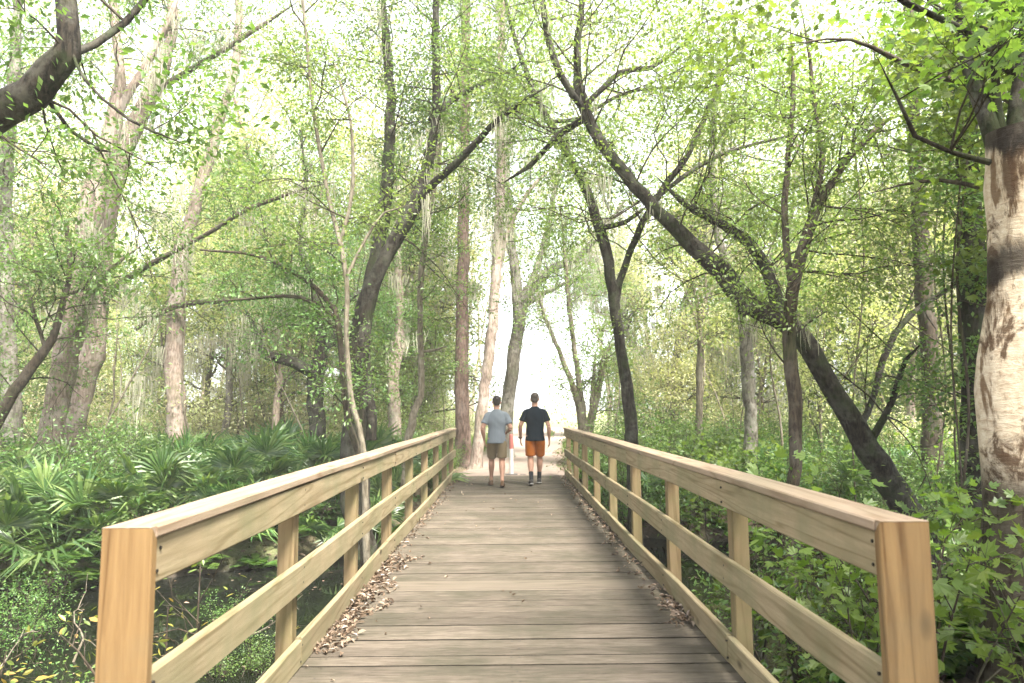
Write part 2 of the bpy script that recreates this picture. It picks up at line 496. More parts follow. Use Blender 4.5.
# dark creek water passing under the bridge
WATER = -.93
g = Geo()
wx = np.linspace(-60, 60, 61)
g.add(np.concatenate([np.stack([wx, np.full(61, 3.5), np.full(61, WATER)], -1), np.stack([wx, np.full(61, 15.0), np.full(61, WATER)], -1)]),
      np.stack([np.arange(60), np.arange(60) + 1, np.arange(60) + 62, np.arange(60) + 61], -1))
m, nt, nd, ln, bs = new_mat('dark_creek_water')
bs.inputs['Base Color'].default_value = (.006, .007, .005, 1); bs.inputs['Roughness'].default_value = .04
bs.inputs['IOR'].default_value = 1.33; bs.inputs['Specular IOR Level'].default_value = .3
tc = N(nt, 'ShaderNodeTexCoord'); n1 = N(nt, 'ShaderNodeTexNoise', Scale=2.5, Detail=3.0); ln.new(tc.outputs['Object'], n1.inputs['Vector'])
bp = N(nt, 'ShaderNodeBump', Strength=.12, Distance=.03); ln.new(n1.outputs[0], bp.inputs['Height']); ln.new(bp.outputs[0], bs.inputs['Normal'])
tag(g.obj('water', m), 'dark still creek water under the bridge', kind='structure')

# sandy path beyond the bridge
g = Geo()
py_ = np.linspace(16.08, 60, 70)
hw = 1.22 + .12 * np.sin(py_ * .9) + np.clip((py_ - 26) * .06, 0, 2.0)
nx = 9
U = np.linspace(-1, 1, nx)
PX = path_x(py_)[:, None] + hw[:, None] * U[None, :]
PY = np.repeat(py_[:, None], nx, 1)
PZ = tz(PX, PY) + .035 - .02 * np.abs(U[None, :]) ** 3
i, j = np.meshgrid(np.arange(nx - 1), np.arange(len(py_) - 1)); q = (j * nx + i).ravel()
g.add(np.stack([PX, PY, PZ], -1).reshape(-1, 3), np.stack([q, q + 1, q + nx + 1, q + nx], -1))
tag(g.obj('path', plain('pale_sand', (.22, .17, .14), .95, .18, 3.0), smooth=True), 'pale sandy path beginning where the bridge ends', kind='structure')


# ------------------------------------------------------------------ footbridge
bridge = tag(empty('footbridge', (0, 0, 0)), 'wooden plank footbridge with post and board railings over the creek', 'bridge')
END = 16.05


def box(g, x0, x1, y0, y1, z0, z1, bev=.005, mat=0, edge=None):
    """box with chamfered edges (24 corner vertices)"""
    lo = np.array([x0, y0, z0], float); hi = np.array([x1, y1, z1], float)
    b = min(bev, .3 * float(np.min(hi - lo)))
    V, idx = [], {}
    for cx in (0, 1):
        for cy in (0, 1):
            for cz in (0, 1):
                for ax in range(3):
                    p = np.where(np.array([cx, cy, cz]) == 1, hi - b, lo + b)
                    p[ax] = (hi if (cx, cy, cz)[ax] else lo)[ax]
                    idx[(cx, cy, cz, ax)] = len(V); V.append(p)
    Q, Tq = [], []
    cyc = [(0, 0), (1, 0), (1, 1), (0, 1)]
    for ax in range(3):
        o = [k for k in range(3) if k != ax]
        for s in (0, 1):
            f = []
            for a, b2 in cyc:
                c = [0, 0, 0]; c[ax] = s; c[o[0]] = a; c[o[1]] = b2
                f.append(idx[(*c, ax)])
            if (s == 0) ^ (ax == 1): f = f[::-1]
            Q.append(f)
        for a in (0, 1):
            for b2 in (0, 1):
                c0 = [0, 0, 0]; c0[o[0]] = a; c0[o[1]] = b2
                c1 = list(c0); c1[ax] = 1
                Q.append([idx[(*c0, o[0])], idx[(*c1, o[0])], idx[(*c1, o[1])], idx[(*c0, o[1])]])
    for c in [(a, b2, d) for a in (0, 1) for b2 in (0, 1) for d in (0, 1)]:
        Tq.append([idx[(*c, 0)], idx[(*c, 1)], idx[(*c, 2)]])
    base = g.n
    g.add(np.array(V), np.array(Q), mat)
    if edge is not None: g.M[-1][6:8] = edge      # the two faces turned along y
    g.L.append((np.array(Tq, dtype=np.int32) + base).ravel()); g.T.append(np.full(8, 3, dtype=np.int32)); g.M.append(np.full(8, mat, dtype=np.int32))


def bent_box(g, x0, x1, y0, y1, z0, z1, amp=.006, seg=.5, bev=.006):
    """long board along y, very slightly bowed like real lumber; 8-sided section"""
    n = max(2, int((y1 - y0) / seg) + 1)
    yy = np.linspace(y0, y1, n)
    ph = rng.uniform(0, 6, 4)
    dx = amp * .6 * np.sin(yy * 1.1 + ph[0]) ; dz = amp * np.sin(yy * .8 + ph[1]) * np.sin(np.linspace(0, np.pi, n))
    b = bev
    sec = np.array([[x0 + b, z0], [x1 - b, z0], [x1, z0 + b], [x1, z1 - b], [x1 - b, z1], [x0 + b, z1], [x0, z1 - b], [x0, z0 + b]])
    P = np.stack([sec[None, :, 0] + dx[:, None], np.repeat(yy[:, None], 8, 1), sec[None, :, 1] + dz[:, None]], -1)
    i = np.arange(n - 1)[:, None] * 8; j = np.arange(8)[None, :]; j2 = (j + 1) % 8
    base = g.n
    g.add(P.reshape(-1, 3), np.stack([i + j, i + 8 + j, i + 8 + j2, i + j2], -1).reshape(-1, 4))
    for ring, rev in ((0, False), (n - 1, True)):
        f = np.arange(8) + ring * 8 + base
        g.L.append((f[::-1] if rev else f).astype(np.int32)); g.T.append(np.array([8], dtype=np.int32)); g.M.append(np.array([0], dtype=np.int32))


# deck planks with real gaps; the wide newer board has a part of its own
g = Geo()
y = -3.0
NEW0, NEW1 = 5.90, 6.22
while y < END - .05:
    w = .136 + rng.uniform(-.003, .003)
    if y < NEW1 and y + w > NEW0:
        if y < NEW0 - .05:
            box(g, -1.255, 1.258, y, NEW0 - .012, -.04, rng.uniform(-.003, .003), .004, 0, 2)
        y = NEW1 + .010
        continue
    z = rng.uniform(-.0035, .003)
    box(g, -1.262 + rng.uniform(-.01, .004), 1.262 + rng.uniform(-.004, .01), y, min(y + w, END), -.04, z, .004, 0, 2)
    for xn in (-1.155, -1.11, -.02, .025, 1.13, 1.175):
        if y > 2.5:
            cx, cyn = xn + rng.uniform(-.012, .012), y + w * (.25 if rng.random() < .5 else .75); q4 = .0055
            g.add([[cx - q4, cyn - q4, z + .0012], [cx + q4, cyn - q4, z + .0012], [cx + q4, cyn + q4, z + .0012], [cx - q4, cyn + q4, z + .0012]], [[0, 1, 2, 3]], 1)
    y += w + rng.uniform(.013, .022)
g.obj('deck', [M['deck'], M['nail'], M['grime_gap_shade']], bridge)
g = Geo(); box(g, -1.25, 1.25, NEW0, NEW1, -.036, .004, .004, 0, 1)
tag(g.obj('replacement_board', [M['newdeck'], M['grime_gap_shade']], bridge), 'wider smoother tan board laid among the weathered planks')
for x0 in (-1.2, -.05, 1.1):
    g = Geo(); box(g, x0, x0 + .1, -3, END - .02, -.30, -.045, .005)
    g.obj('beam', M['beam'], bridge)
for yy in (4.4, 9.3, 14.3):
    for sx in (-1, 1):
        g = Geo(); tube(g, [[sx * .95, yy, -2.2], [sx * .95, yy, -.31]], [.11, .11], 12, cap=True)
        g.obj('pile', M['beam'], bridge, smooth=False)

posts_y = [4.20 + 1.67 * k for k in range(7)] + [15.90]
for sx, side in ((-1, 'left'), (1, 'right')):
    rail = empty('railing', (0, 0, 0)); rail.parent = bridge
    rail['label'] = side + ' railing of the bridge'

    def sgn(a, b): return (a, b) if sx > 0 else (-b, -a)
    for yy in posts_y:
        g = Geo(); a, b = sgn(1.273, 1.368)
        box(g, a, b, yy - .047, yy + .047, -.32, 1.040, .006)
        o = g.obj('post', M['post'], rail)
    # end board standing at the near end, mitred against the cap
    a, b = sgn(1.208, 1.376)
    g = Geo()
    prof = [(2.375, -.35), (2.415, -.35), (2.415, 1.0415), (2.375, 1.0815)]
    e = .004
    V = []
    for (x, ins) in ((a, e), (a + e, 0), (b - e, 0), (b, e)):
        for k, (py, pz) in enumerate(prof):
            cy = 2.395; V.append([x, py + (ins if py < cy else -ins), pz - (ins if pz > 0 else -ins)])
    F = []
    for r_ in range(3):
        for k in range(4):
            F.append([r_ * 4 + k, r_ * 4 + (k + 1) % 4, r_ * 4 + 4 + (k + 1) % 4, r_ * 4 + 4 + k])
    F += [[3, 2, 1, 0], [12, 13, 14, 15]]
    g.add(V, F)
    o = tag(g.obj('end_post', M['end'], rail), 'orange tinted board facing the end of the railing')
    # cap rail: boards butted end to end, the first one mitred
    a, b = sgn(1.214, 1.382)
    g = Geo()
    ys_ = [2.4, 6.72, 11.6, END + .02]
    for k in range(3):
        bent_box(g, a, b, ys_[k] + (.02 if k == 0 else .002), ys_[k + 1] - .002, 1.0435, 1.0835, amp=.004)
    V0 = np.array([[a + .004, 2.3775, 1.0835], [b - .004, 2.3775, 1.0835], [a + .004, 2.418, 1.0435], [b - .004, 2.418, 1.0435], [a + .004, 2.4195, 1.0835], [b - .004, 2.4195, 1.0835]])
    g.add(V0, [[0, 1, 5, 4], [0, 2, 3, 1]]); g.add(V0, [[0, 4, 2], [1, 3, 5]])
    g.obj('cap_rail', M['cap'], rail)
    a, b = sgn(1.229, 1.2715)
    for nm, z0, z1, joints in (('top_board', .887, 1.0405, [2.418, 7.55, 12.56, END]), ('middle_board', .435, .597, [2.418, 9.21, 14.2, END]), ('kerb_board', .004, .156, [2.418, 4.20, 9.21, 14.2, END])):
        g = Geo()
        for k in range(len(joints) - 1):
            dz = rng.uniform(-.004, .002) if nm != 'kerb_board' else rng.uniform(-.002, .012)
            bent_box(g, a + rng.uniform(-.002, .002), b, joints[k] + .002, joints[k + 1] - .002, z0 + (0 if nm == 'kerb_board' else dz), z1 + dz, amp=.007)
        zc = (z0 + z1) / 2; xi = a if sx > 0 else b
        for yy in [2.47] + posts_y:
            for dz_ in (-.042, .042):
                yn = yy + rng.uniform(-.012, .012); zn = zc + dz_ + rng.uniform(-.006, .006)
                aa = np.linspace(0, 2 * np.pi, 7, endpoint=False)
                ring = np.stack([np.full(7, xi - sx * .0045), yn + .0065 * np.cos(aa), zn + .0065 * np.sin(aa)], -1)
                back = ring + np.array([sx * .012, 0, 0])
                k7 = np.arange(7); g.add(np.concatenate([ring, back]), np.stack([k7, (k7 + 1) % 7, (k7 + 1) % 7 + 7, k7 + 7], -1), 1)
                g.add(ring, k7[None, :], 1)
        g.obj(nm, [M['rail'], M['nail']], rail)

# ------------------------------------------------------------------ growing wood
def wander(r, p, d, L, n, up, jit):
    pts = [np.array(p, float)]
    d = nrm(d)
    for _ in range(n):
        d = d + r.normal(0, jit, 3); d[2] += up
        d = nrm(d)
        pts.append(pts[-1] + d * L / n)
    return np.array(pts), d


class Style:
    def __init__(s, **k):
        s.leaf = 'leaf_oak'; s.tmpl = LEAF_DIA; s.size = .075; s.per = 16; s.spread = .16; s.kids = 5; s.flat = .45; s.up = .02; s.jit = .22; s.droop = .25
        s.__dict__.update(k)


def twigs(r, gw, gl, p, d, L, rad, lev, st, mat=0):
    """a branch that divides twice and carries leaves on its last shoots"""
    n = int(np.clip(L / .28, 3, 7))
    pts, dd = wander(r, p, d, L, n, st.up, st.jit)
    tube(gw, pts, np.linspace(rad, rad * .35, n + 1), 5 if rad > .02 else (4 if rad > .01 else 3), mat)
    if lev > 0:
        for _ in range(st.kids):
            t = r.uniform(.25, 1.0) * (n - .01); i = int(t); f = t - i
            q = pts[i] * (1 - f) + pts[i + 1] * f
            ax = nrm(pts[i + 1] - pts[i])
            o = r.normal(0, 1, 3); o[2] *= st.flat; o -= ax * np.dot(o, ax)
            twigs(r, gw, gl, q, ax * .65 + nrm(o) * r.uniform(.5, 1.0), L * r.uniform(.38, .62), rad * .42, lev - 1, st, mat)
    if lev <= 0 or (lev == 1 and st.per > 0):
        k = st.per if lev == 0 else st.per // 2
        k = int(k * np.clip(L / .6, .5, 2.0))
        if k < 1: return
        t = r.uniform(.15, 1.0, k) * (n - .01); i = t.astype(int); f = (t - i)[:, None]
        q = pts[i] * (1 - f) + pts[i + 1] * f
        off = r.normal(0, st.spread, (k, 3)); off[:, 2] *= .6
        ax = nrm(pts[i + 1] - pts[i])
        D = nrm(off) + ax * .5 + r.normal(0, .3, (k, 3)); D[:, 2] -= st.droop
        Nn = r.normal(0, .55, (k, 3)); Nn[:, 2] += 1.0
        put_leaves(gl, q + off * .8, st.size * r.uniform(.6, 1.25, k), D, Nn, st.tmpl)


def moss_beard(r, g, p, length, n=14, w=.008, spread=.1):
    """one hanging beard of Spanish moss: many wavering strands"""
    for _ in range(int(n * 1.7)):
        L = length * r.uniform(.3, 1.0); k = 7
        s = np.linspace(0, 1, k)
        off = r.normal(0, spread, 2)
        x = p[0] + off[0] + .035 * L * np.sin(s * r.uniform(2, 7) + r.uniform(0, 6)) + off[0] * -.3 * s
        y = p[1] + off[1] + .035 * L * np.sin(s * r.uniform(2, 7) + r.uniform(0, 6)) + off[1] * -.3 * s
        z = p[2] - s * L + r.uniform(-.05, .05)
        c = np.stack([x, y, z], -1)
        a = r.uniform(0, np.pi); ww = w * r.uniform(.6, 1.5) * (1 - .75 * s ** 1.5)
        e = np.array([np.cos(a), np.sin(a), 0])
        P = np.concatenate([c - e * ww[:, None], c + e * ww[:, None]])
        i = np.arange(k - 1)
        g.add(P, np.stack([i, i + 1, i + 1 + k, i + k], -1))


LAND = []      # (phrase, pixel x, depth) for telling background things apart


def hero(name, label, cat, d, limbs, bark, st, seed, nsub=30, sublen=1.6, tmin=.35, subrad=.015, moss=0, mosslen=.8, land=None, to_ground=True,
         group=None, rough=.07, lean=None, clear=None, stubs=0, limb_bark=None):
    r = np.random.default_rng(seed)
    gw, gl, gm = Geo(), Geo(), Geo()
    lines = []
    for li, limb in enumerate(limbs):
        P = []
        for k, q in enumerate(limb):
            dd = d + (q[3] if len(q) > 3 else 0.0)
            w = at(q[0], q[1], dd)
            P.append([*w, max(.006, .5 * q[2] * dd / F_PX)])
        P = np.array(P)
        if li == 0 and to_ground:
            z0 = tzf(P[0, 0], P[0, 1])
            if P[0, 2] > z0 + .1:
                P = np.vstack([[P[0, 0] - .25 * (P[1, 0] - P[0, 0]), P[0, 1], z0 - .1, P[0, 3] * 1.25], P])
            else:
                P[0, 2] = min(P[0, 2], z0 - .1)
        L = smooth_line(P, .22)
        L[:, :3] += r.normal(0, .012, L[:, :3].shape) * np.minimum(1, L[:, 3:4] * 10)
        L[:, 3] = np.maximum(L[:, 3], .005)
        big = L[:, 3].max()
        if li > 0: L[:, 3] *= np.clip((1 - np.linspace(0, 1, len(L))) * 3.5 + .12, 0, 1)
        if li == 0 and to_ground:   # root flare
            s = np.linspace(0, 1, len(L)); hgt = L[:, 2] - L[0, 2]
            L[:, 3] *= 1 + .28 * np.exp(-np.maximum(hgt, 0) / .35)
        tube(gw, L[:, :3], L[:, 3], 18 if big > .1 else (8 if big > .03 else 6), 2 if (limb_bark and li) else 0, rough=rough if big > .04 else .04, r=r, cap=True)
        lines.append(L)
    lens = np.array([max(.2, np.linalg.norm(L[-1, :3] - L[0, :3])) for L in lines])
    for _ in range(nsub):
        li = r.choice(len(lines), p=lens / lens.sum()); L = lines[li]
        t0 = tmin if li == 0 else .12
        i = int(r.uniform(t0, 1.0) * (len(L) - 1.01))
        ax = nrm(L[min(i + 1, len(L) - 1), :3] - L[i, :3])
        o = r.normal(0, 1, 3); o[2] = o[2] * .5 + .25; o -= ax * np.dot(o, ax)
        q = L[i, :3]
        if clear is not None and clear(q): continue
        twigs(r, gw, gl, q, ax * .45 + nrm(o), sublen * r.uniform(.5, 1.3), min(subrad, L[i, 3] * .6), 2, st, 1)
    for _ in range(stubs):
        li = r.choice(len(lines)); L = lines[li]; i = int(r.uniform(.15, .9) * (len(L) - 1.01))
        o = nrm(r.normal(0, 1, 3))
        pts, _d = wander(r, L[i, :3], o, r.uniform(.3, 1.2), 4, .0, .25)
        tube(gw, pts, np.linspace(L[i, 3] * .35, .004, 5), 5, 0)
    if moss:
        for _ in range(moss):
            li = r.choice(len(lines), p=lens / lens.sum()); L = lines[li]
            i = int(r.uniform(.4 if li == 0 else .1, 1.0) * (len(L) - 1.01))
            q = L[i, :3] + r.normal(0, .08, 3) + (r.normal(0, .5, 3) * np.array([1, 1, .2]) if r.random() < .5 else 0)
            if q[2] < 1.6: continue
            moss_beard(r, gm, q, mosslen * r.uniform(.4, 1.3), n=r.integers(8, 20))
    base = lines[0][0, :3].copy(); base[2] = tzf(base[0], base[1]) if to_ground else base[2]
    root = tag(empty(name, base), label, cat, group)
    gw.obj('trunk', [M[bark], M['twig'], M[limb_bark or bark]], root, smooth=True, base=base)
    if gl.n: gl.obj('crown', M[st.leaf], root, base=base)
    if gm.n: tag(gm.obj('hanging_moss', M['moss'], root, base=base), kind='stuff')
    if land: LAND.append((land, pix(lines[0][len(lines[0]) // 5, :3])[0], d))
    return root


OAK = Style(leaf='leaf_oak', size=.072, per=22, spread=.2)
OAKL = Style(leaf='leaf_light', size=.072, per=20, spread=.2)
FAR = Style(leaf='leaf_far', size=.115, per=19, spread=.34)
MAPLE = Style(leaf='leaf_maple', tmpl=LEAF_MAPLE, size=.085, per=10, spread=.2, flat=.2, kids=5, droop=.35)

# right foreground: pale peeling trunk with a dark knot
hero('birch_tree', 'thick cream peeling trunk with dark patches at the right edge', 'tree', 5.2, [
    [(1018, 640, 58), (1014, 560, 52), (1010, 470, 50), (1008, 390, 54), (1014, 300, 52), (1016, 225, 54), (1018, 165, 62), (1012, 130, 46)],
    [(1014, 170, 26), (1016, 110, 15, .1), (1024, 40, 10, .2), (1030, -60, 7, .3)],
    [(1010, 172, 24), (988, 120, 19, .1), (977, 90, 16, .2), (967, 60, 12, .3), (962, 25, 9, .4), (950, -40, 7, .5)],
    [(1010, 175, 14), (998, 110, 9, .05), (994, 60, 7, .1), (996, 0, 7, .1), (998, -70, 5, .2)],
    [(1005, 166, 8), (950, 152, 5, -.1), (915, 136, 5, -.2), (898, 100, 4, -.3), (876, 55, 3, -.5)],
    [(1016, 75, 9), (990, 55, 8), (965, 30, 7), (905, 2, 6, -.2), (860, -30, 5, -.4)],
    [(1020, 165, 18), (1036, 120, 14), (1050, 60, 10), (1060, -30, 7)]],
    'birch', MAPLE, 11, nsub=24, sublen=1.3, tmin=.7, land='cream trunk', rough=.05, limb_bark='oak', clear=lambda q: pix(q)[0] > 962 and 70 < pix(q)[1] < 430)
# right: heavy dark leaning tree and its branches
hero('leaning_oak', 'heavy dark trunk leaning steeply left across the right woods', 'tree', 10.5, [
    [(924, 545, 26), (905, 505, 24), (868, 450, 22), (836, 393, 20), (806, 346, 20), (776, 318, 20), (748, 302, 20), (722, 272, 19), (690, 243, 17), (655, 208, 15), (625, 175, 13), (602, 145, 11), (585, 110, 10), (577, 70, 8), (580, 20, 7), (590, -50, 5)],
    [(778, 316, 15), (772, 285, 13, .2), (760, 255, 12, .3), (738, 235, 11, .4), (708, 218, 9, .5), (680, 200, 8, .5), (655, 175, 5, .5)],
    [(585, 110, 8), (560, 75, 7, -.3), (545, 20, 7, -.5), (540, -40, 6, -.7)],
    [(584, 108, 7), (620, 72, 6, .2), (650, 68, 5, .3), (690, 40, 4, .4)],
    [(590, 115, 7), (560, 135, 7, .3), (530, 165, 6, .5), (500, 185, 4, .7)],
    [(752, 304, 12), (745, 312, 12, -.1), (741, 317, 9, -.15)],
    [(858, 432, 8), (874, 395, 6, .5), (884, 360, 7, .7), (905, 320, 6, .9), (955, 285, 5, 1.2), (1000, 262, 4, 1.5)],
    [(868, 446, 8), (893, 400, 6, -.3), (905, 360, 6, -.4), (925, 340, 4, -.5)]],
    'oak', OAKL, 12, nsub=58, sublen=1.9, tmin=.5, land='dark leaning oak', moss=10, rough=.09, stubs=5)
# right of centre: slim dark forked tree
hero('forked_oak', 'slim dark trunk forking into a Y behind the right railing', 'tree', 12.5, [
    [(633, 470, 14), (631, 430, 13), (627, 385, 12), (620, 345, 11), (615, 305, 11), (608, 262, 10), (600, 230, 10), (586, 190, 9), (570, 160, 8), (552, 125, 8), (535, 95, 7), (522, 60, 5), (510, 20, 4), (500, -30, 3)],
    [(615, 300, 8), (624, 268, 7), (636, 238, 7, -.3), (650, 210, 7, -.5), (668, 182, 7, -.6), (688, 155, 6, -.7), (704, 120, 6, -.8), (725, 70, 5, -.9), (755, 40, 4, -1.0)],
    [(660, 195, 5, -.5), (690, 172, 5, -.3), (720, 155, 4, 0), (770, 140, 3, .2), (830, 130, 3, .4)],
    [(598, 228, 6), (625, 222, 5, -.3), (648, 205, 4, -.5)],
    [(552, 122, 5), (580, 118, 4, .2), (620, 95, 4, .3), (660, 88, 3, .5), (720, 88, 2, .6)]],
    'oak', OAKL, 13, nsub=46, sublen=1.7, tmin=.5, land='slim forked oak', moss=0, stubs=4)
# right: pale slender stem in front of the leaning oak
hero('slender_tree', 'slender grey brown stem crossing in front of the leaning oak', 'tree', 9.2, [
    [(789, 590, 15), (792, 520, 14), (795, 450, 13), (793, 390, 13), (789, 340, 12), (793, 295, 12), (803, 250, 11), (818, 205, 9), (830, 185, 9), (850, 155, 8), (884, 121, 7)],
    [(800, 260, 8), (812, 215, 7), (822, 160, 6), (815, 110, 5), (810, 60, 4), (800, 0, 3)],
    [(793, 292, 7), (785, 230, 7, .2), (787, 170, 6, .3), (793, 100, 5, .4), (790, 20, 4, .5)]],
    'brown', OAKL, 14, nsub=34, sublen=1.3, tmin=.5, land='slender brown stem')
hero('ivy_tree', 'dark ivy wrapped trunk just left of the cream trunk', 'tree', 9.5, [
    [(972, 520, 22), (972, 420, 22), (972, 330, 24), (970, 250, 24), (968, 180, 21), (966, 110, 16), (960, 20, 12), (955, -60, 8)]],
    'oak', Style(leaf='leaf_oak', size=.09, per=16, spread=.16), 15, nsub=70, sublen=.8, tmin=.1, land='ivy wrapped trunk')
hero('straight_pine', 'brown straight trunk rising left of the ivy wrapped trunk', 'tree', 14.0, [
    [(934, 500, 19), (932, 420, 18), (928, 340, 17), (922, 260, 16), (917, 180, 14), (912, 90, 12), (908, -40, 9)]],
    'brown', OAKL, 16, nsub=40, sublen=1.6, tmin=.5, land='brown straight trunk')
hero('mossy_tree', 'short mossy trunk behind the bend of the leaning oak', 'tree', 15.5, [
    [(752, 500, 14), (750, 420, 13), (748, 370, 13), (744, 330, 12), (740, 300, 11), (728, 270, 9), (715, 220, 7), (712, 150, 6), (720, 60, 5)],
    [(746, 345, 6), (756, 318, 5), (762, 290, 4), (775, 240, 3)]],
    'oakgrey', OAKL, 17, nsub=30, sublen=1.7, tmin=.4, moss=14, land='mossy trunk')
hero('bare_tree', 'bare branching grey tree in front of the bright thicket', 'tree', 19.0, [
    [(699, 470, 8), (699, 420, 7), (700, 370, 7), (700, 330, 6), (697, 300, 4), (690, 270, 3)],
    [(700, 330, 4), (706, 300, 4), (722, 275, 3), (735, 262, 2)], [(700, 335, 4), (690, 305, 3), (684, 285, 2)], [(706, 302, 3), (706, 270, 3), (714, 250, 2)]],
    'slim', FAR, 18, nsub=6, sublen=1.0, tmin=.6, land='bare grey tree', stubs=6)
hero('multi_stem_tree', 'small tree of several thin stems behind the far right railing', 'tree', 19.5, [
    [(584, 452, 12), (583, 425, 10), (576, 395, 7), (563, 360, 5), (548, 325, 4), (540, 300, 3)],
    [(585, 440, 8), (580, 390, 6), (572, 330, 5), (566, 270, 4), (560, 200, 3)],
    [(586, 436, 8), (597, 395, 7), (604, 360, 6), (612, 345, 4), (640, 335, 2)],
    [(590, 450, 7), (592, 400, 5), (596, 350, 3)]],
    'slim', Style(leaf='leaf_light', size=.09, per=12, spread=.25), 19, nsub=44, sublen=1.6, tmin=.4, land='small many stemmed tree', moss=5)

# left of the bridge
hero('forked_live_oak', 'big dark forked oak standing behind the left railing', 'tree', 12.0, [
    [(360, 548, 30), (356, 500, 27), (353, 455, 24), (355, 405, 22), (359, 350, 21), (366, 300, 20), (380, 268, 17), (398, 236, 16), (414, 205, 15), (424, 180, 11), (431, 150, 10), (437, 105, 9), (436, 60, 8), (436, 10, 7), (442, -70, 7)],
    [(366, 305, 16), (376, 260, 14, .3), (384, 210, 13, .4), (389, 150, 12, .5), (391, 90, 10, .6), (386, 30, 8, .7), (380, -50, 9, .8)],
    [(418, 200, 10), (436, 180, 9, -.3), (455, 165, 8, -.5), (480, 138, 7, -.8), (500, 118, 6, -1.0), (525, 100, 4, -1.2), (560, 80, 3, -1.5)],
    [(430, 120, 6), (460, 95, 6, .4), (500, 75, 5, .6), (530, 60, 4, .8)],
    [(372, 440, 14, .25), (368, 400, 12, .25), (366, 350, 10, .2), (370, 310, 9, .1)]],
    'oak', OAK, 21, nsub=52, sublen=1.6, tmin=.45, land='big forked oak', moss=12, rough=.09, stubs=5)
hero('pale_sapling', 'pale slim sapling climbing in front of the big forked oak', 'tree', 10.8, [
    [(366, 520, 7), (362, 440, 6), (350, 395, 6), (347, 340, 5), (347, 285, 5), (340, 245, 5), (328, 195, 4), (318, 140, 4), (310, 80, 3), (303, 0, 3)],
    [(340, 245, 4), (352, 190, 4), (350, 120, 3), (330, 50, 3)],
    [(348, 275, 4), (365, 240, 3), (385, 212, 3), (410, 205, 2)]],
    'slim', OAKL, 22, nsub=22, sublen=1.2, tmin=.5, land='pale sapling')
hero('crooked_vine_tree', 'thin crooked brown stem curving beside the pale sapling', 'tree', 11.0, [
    [(364, 500, 8), (358, 455, 7), (350, 425, 7), (343, 390, 6), (341, 350, 6), (335, 310, 6), (318, 290, 5), (290, 270, 4), (255, 255, 3), (200, 250, 2)],
    [(338, 318, 4), (300, 297, 4), (260, 298, 3), (205, 302, 2)]],
    'brown', OAK, 23, nsub=14, sublen=.9, tmin=.5, land='crooked stem')
hero('gnarled_oak', 'low gnarled oak with a limb bent out to the left', 'tree', 17.0, [
    [(318, 455, 20), (317, 425, 17), (316, 395, 15), (317, 368, 15), (321, 345, 12), (319, 310, 9), (310, 280, 8), (300, 240, 6), (306, 190, 4), (300, 130, 3)],
    [(316, 375, 12), (303, 368, 11, -.2), (285, 360, 10, -.4), (268, 356, 9, -.5), (258, 345, 8, -.6), (253, 325, 6, -.7), (240, 300, 4, -.8)],
    [(322, 350, 9), (334, 342, 8, .2), (340, 325, 7, .3), (350, 300, 5, .3), (372, 285, 4, .3)],
    [(316, 330, 6), (300, 300, 6), (288, 275, 5), (280, 265, 4), (262, 262, 3)]],
    'oak', OAK, 24, nsub=46, sublen=1.5, tmin=.4, land='gnarled oak', moss=26, rough=.1, stubs=6)
hero('reddish_pine', 'straight reddish pine trunk left of the walkers', 'tree', 19.5, [
    [(463, 462, 16), (462, 400, 14), (462, 330, 13), (463, 250, 12), (464, 170, 11), (465, 80, 10), (466, -20, 9), (467, -160, 7)]],
    'pine', OAKL, 25, nsub=26, sublen=1.8, tmin=.55, land='reddish pine', rough=.03, moss=30)
hero('pale_leaning_tree', 'pale trunk leaning right just beside the reddish pine', 'tree', 18.3, [
    [(476, 462, 11), (479, 435, 11), (485, 385, 11), (491, 335, 11), (496, 280, 10), (499, 220, 10), (501, 150, 9), (500, 70, 8), (505, -30, 6)],
    [(497, 270, 5), (510, 225, 5), (530, 190, 4), (560, 160, 3)]],
    'pale', OAKL, 26, nsub=30, sublen=1.7, tmin=.5, land='pale leaning trunk', moss=44, mosslen=1.3, rough=.05)
hero('mossy_live_oak', 'grey mossy oak leaning over the far path', 'tree', 22.5, [
    [(506, 447, 14), (507, 415, 13), (511, 375, 13), (516, 340, 13), (521, 312, 13), (530, 290, 12), (548, 272, 9), (575, 258, 7), (600, 235, 5), (625, 200, 3)],
    [(519, 318, 12), (515, 270, 10), (509, 220, 9), (506, 160, 7), (515, 90, 5)],
    [(528, 292, 7), (545, 240, 6), (555, 190, 5), (570, 120, 4)],
    [(524, 305, 6), (560, 285, 4), (590, 275, 3)]],
    'oakgrey', OAK, 27, nsub=48, sublen=1.9, tmin=.4, land='grey mossy oak', moss=80, mosslen=1.6, rough=.08)
hero('curving_sapling', 'thin sapling curving like an S above the left railing', 'tree', 14.0, [
    [(406, 470, 9), (409, 437, 8), (414, 415, 8), (421, 395, 7), (421, 350, 6), (420, 300, 6), (424, 250, 6), (430, 210, 5), (438, 165, 4), (445, 100, 3)],
    [(421, 352, 3), (435, 350, 3), (450, 345, 2)], [(424, 262, 3), (440, 255, 3), (455, 262, 2)]],
    'slim', OAKL, 28, nsub=16, sublen=1.0, tmin=.5, land='curving sapling')
hero('ivy_stump_tree', 'short leafy trunk between the forked oak and the curving sapling', 'tree', 19.0, [
    [(396, 455, 14), (394, 410, 13), (393, 375, 12), (398, 340, 9), (400, 300, 8), (396, 250, 7), (398, 180, 5)],
    [(396, 368, 6), (402, 345, 5), (399, 310, 4)]],
    'pale', OAK, 29, nsub=34, sublen=1.1, tmin=.2, land='leafy short trunk', moss=20)
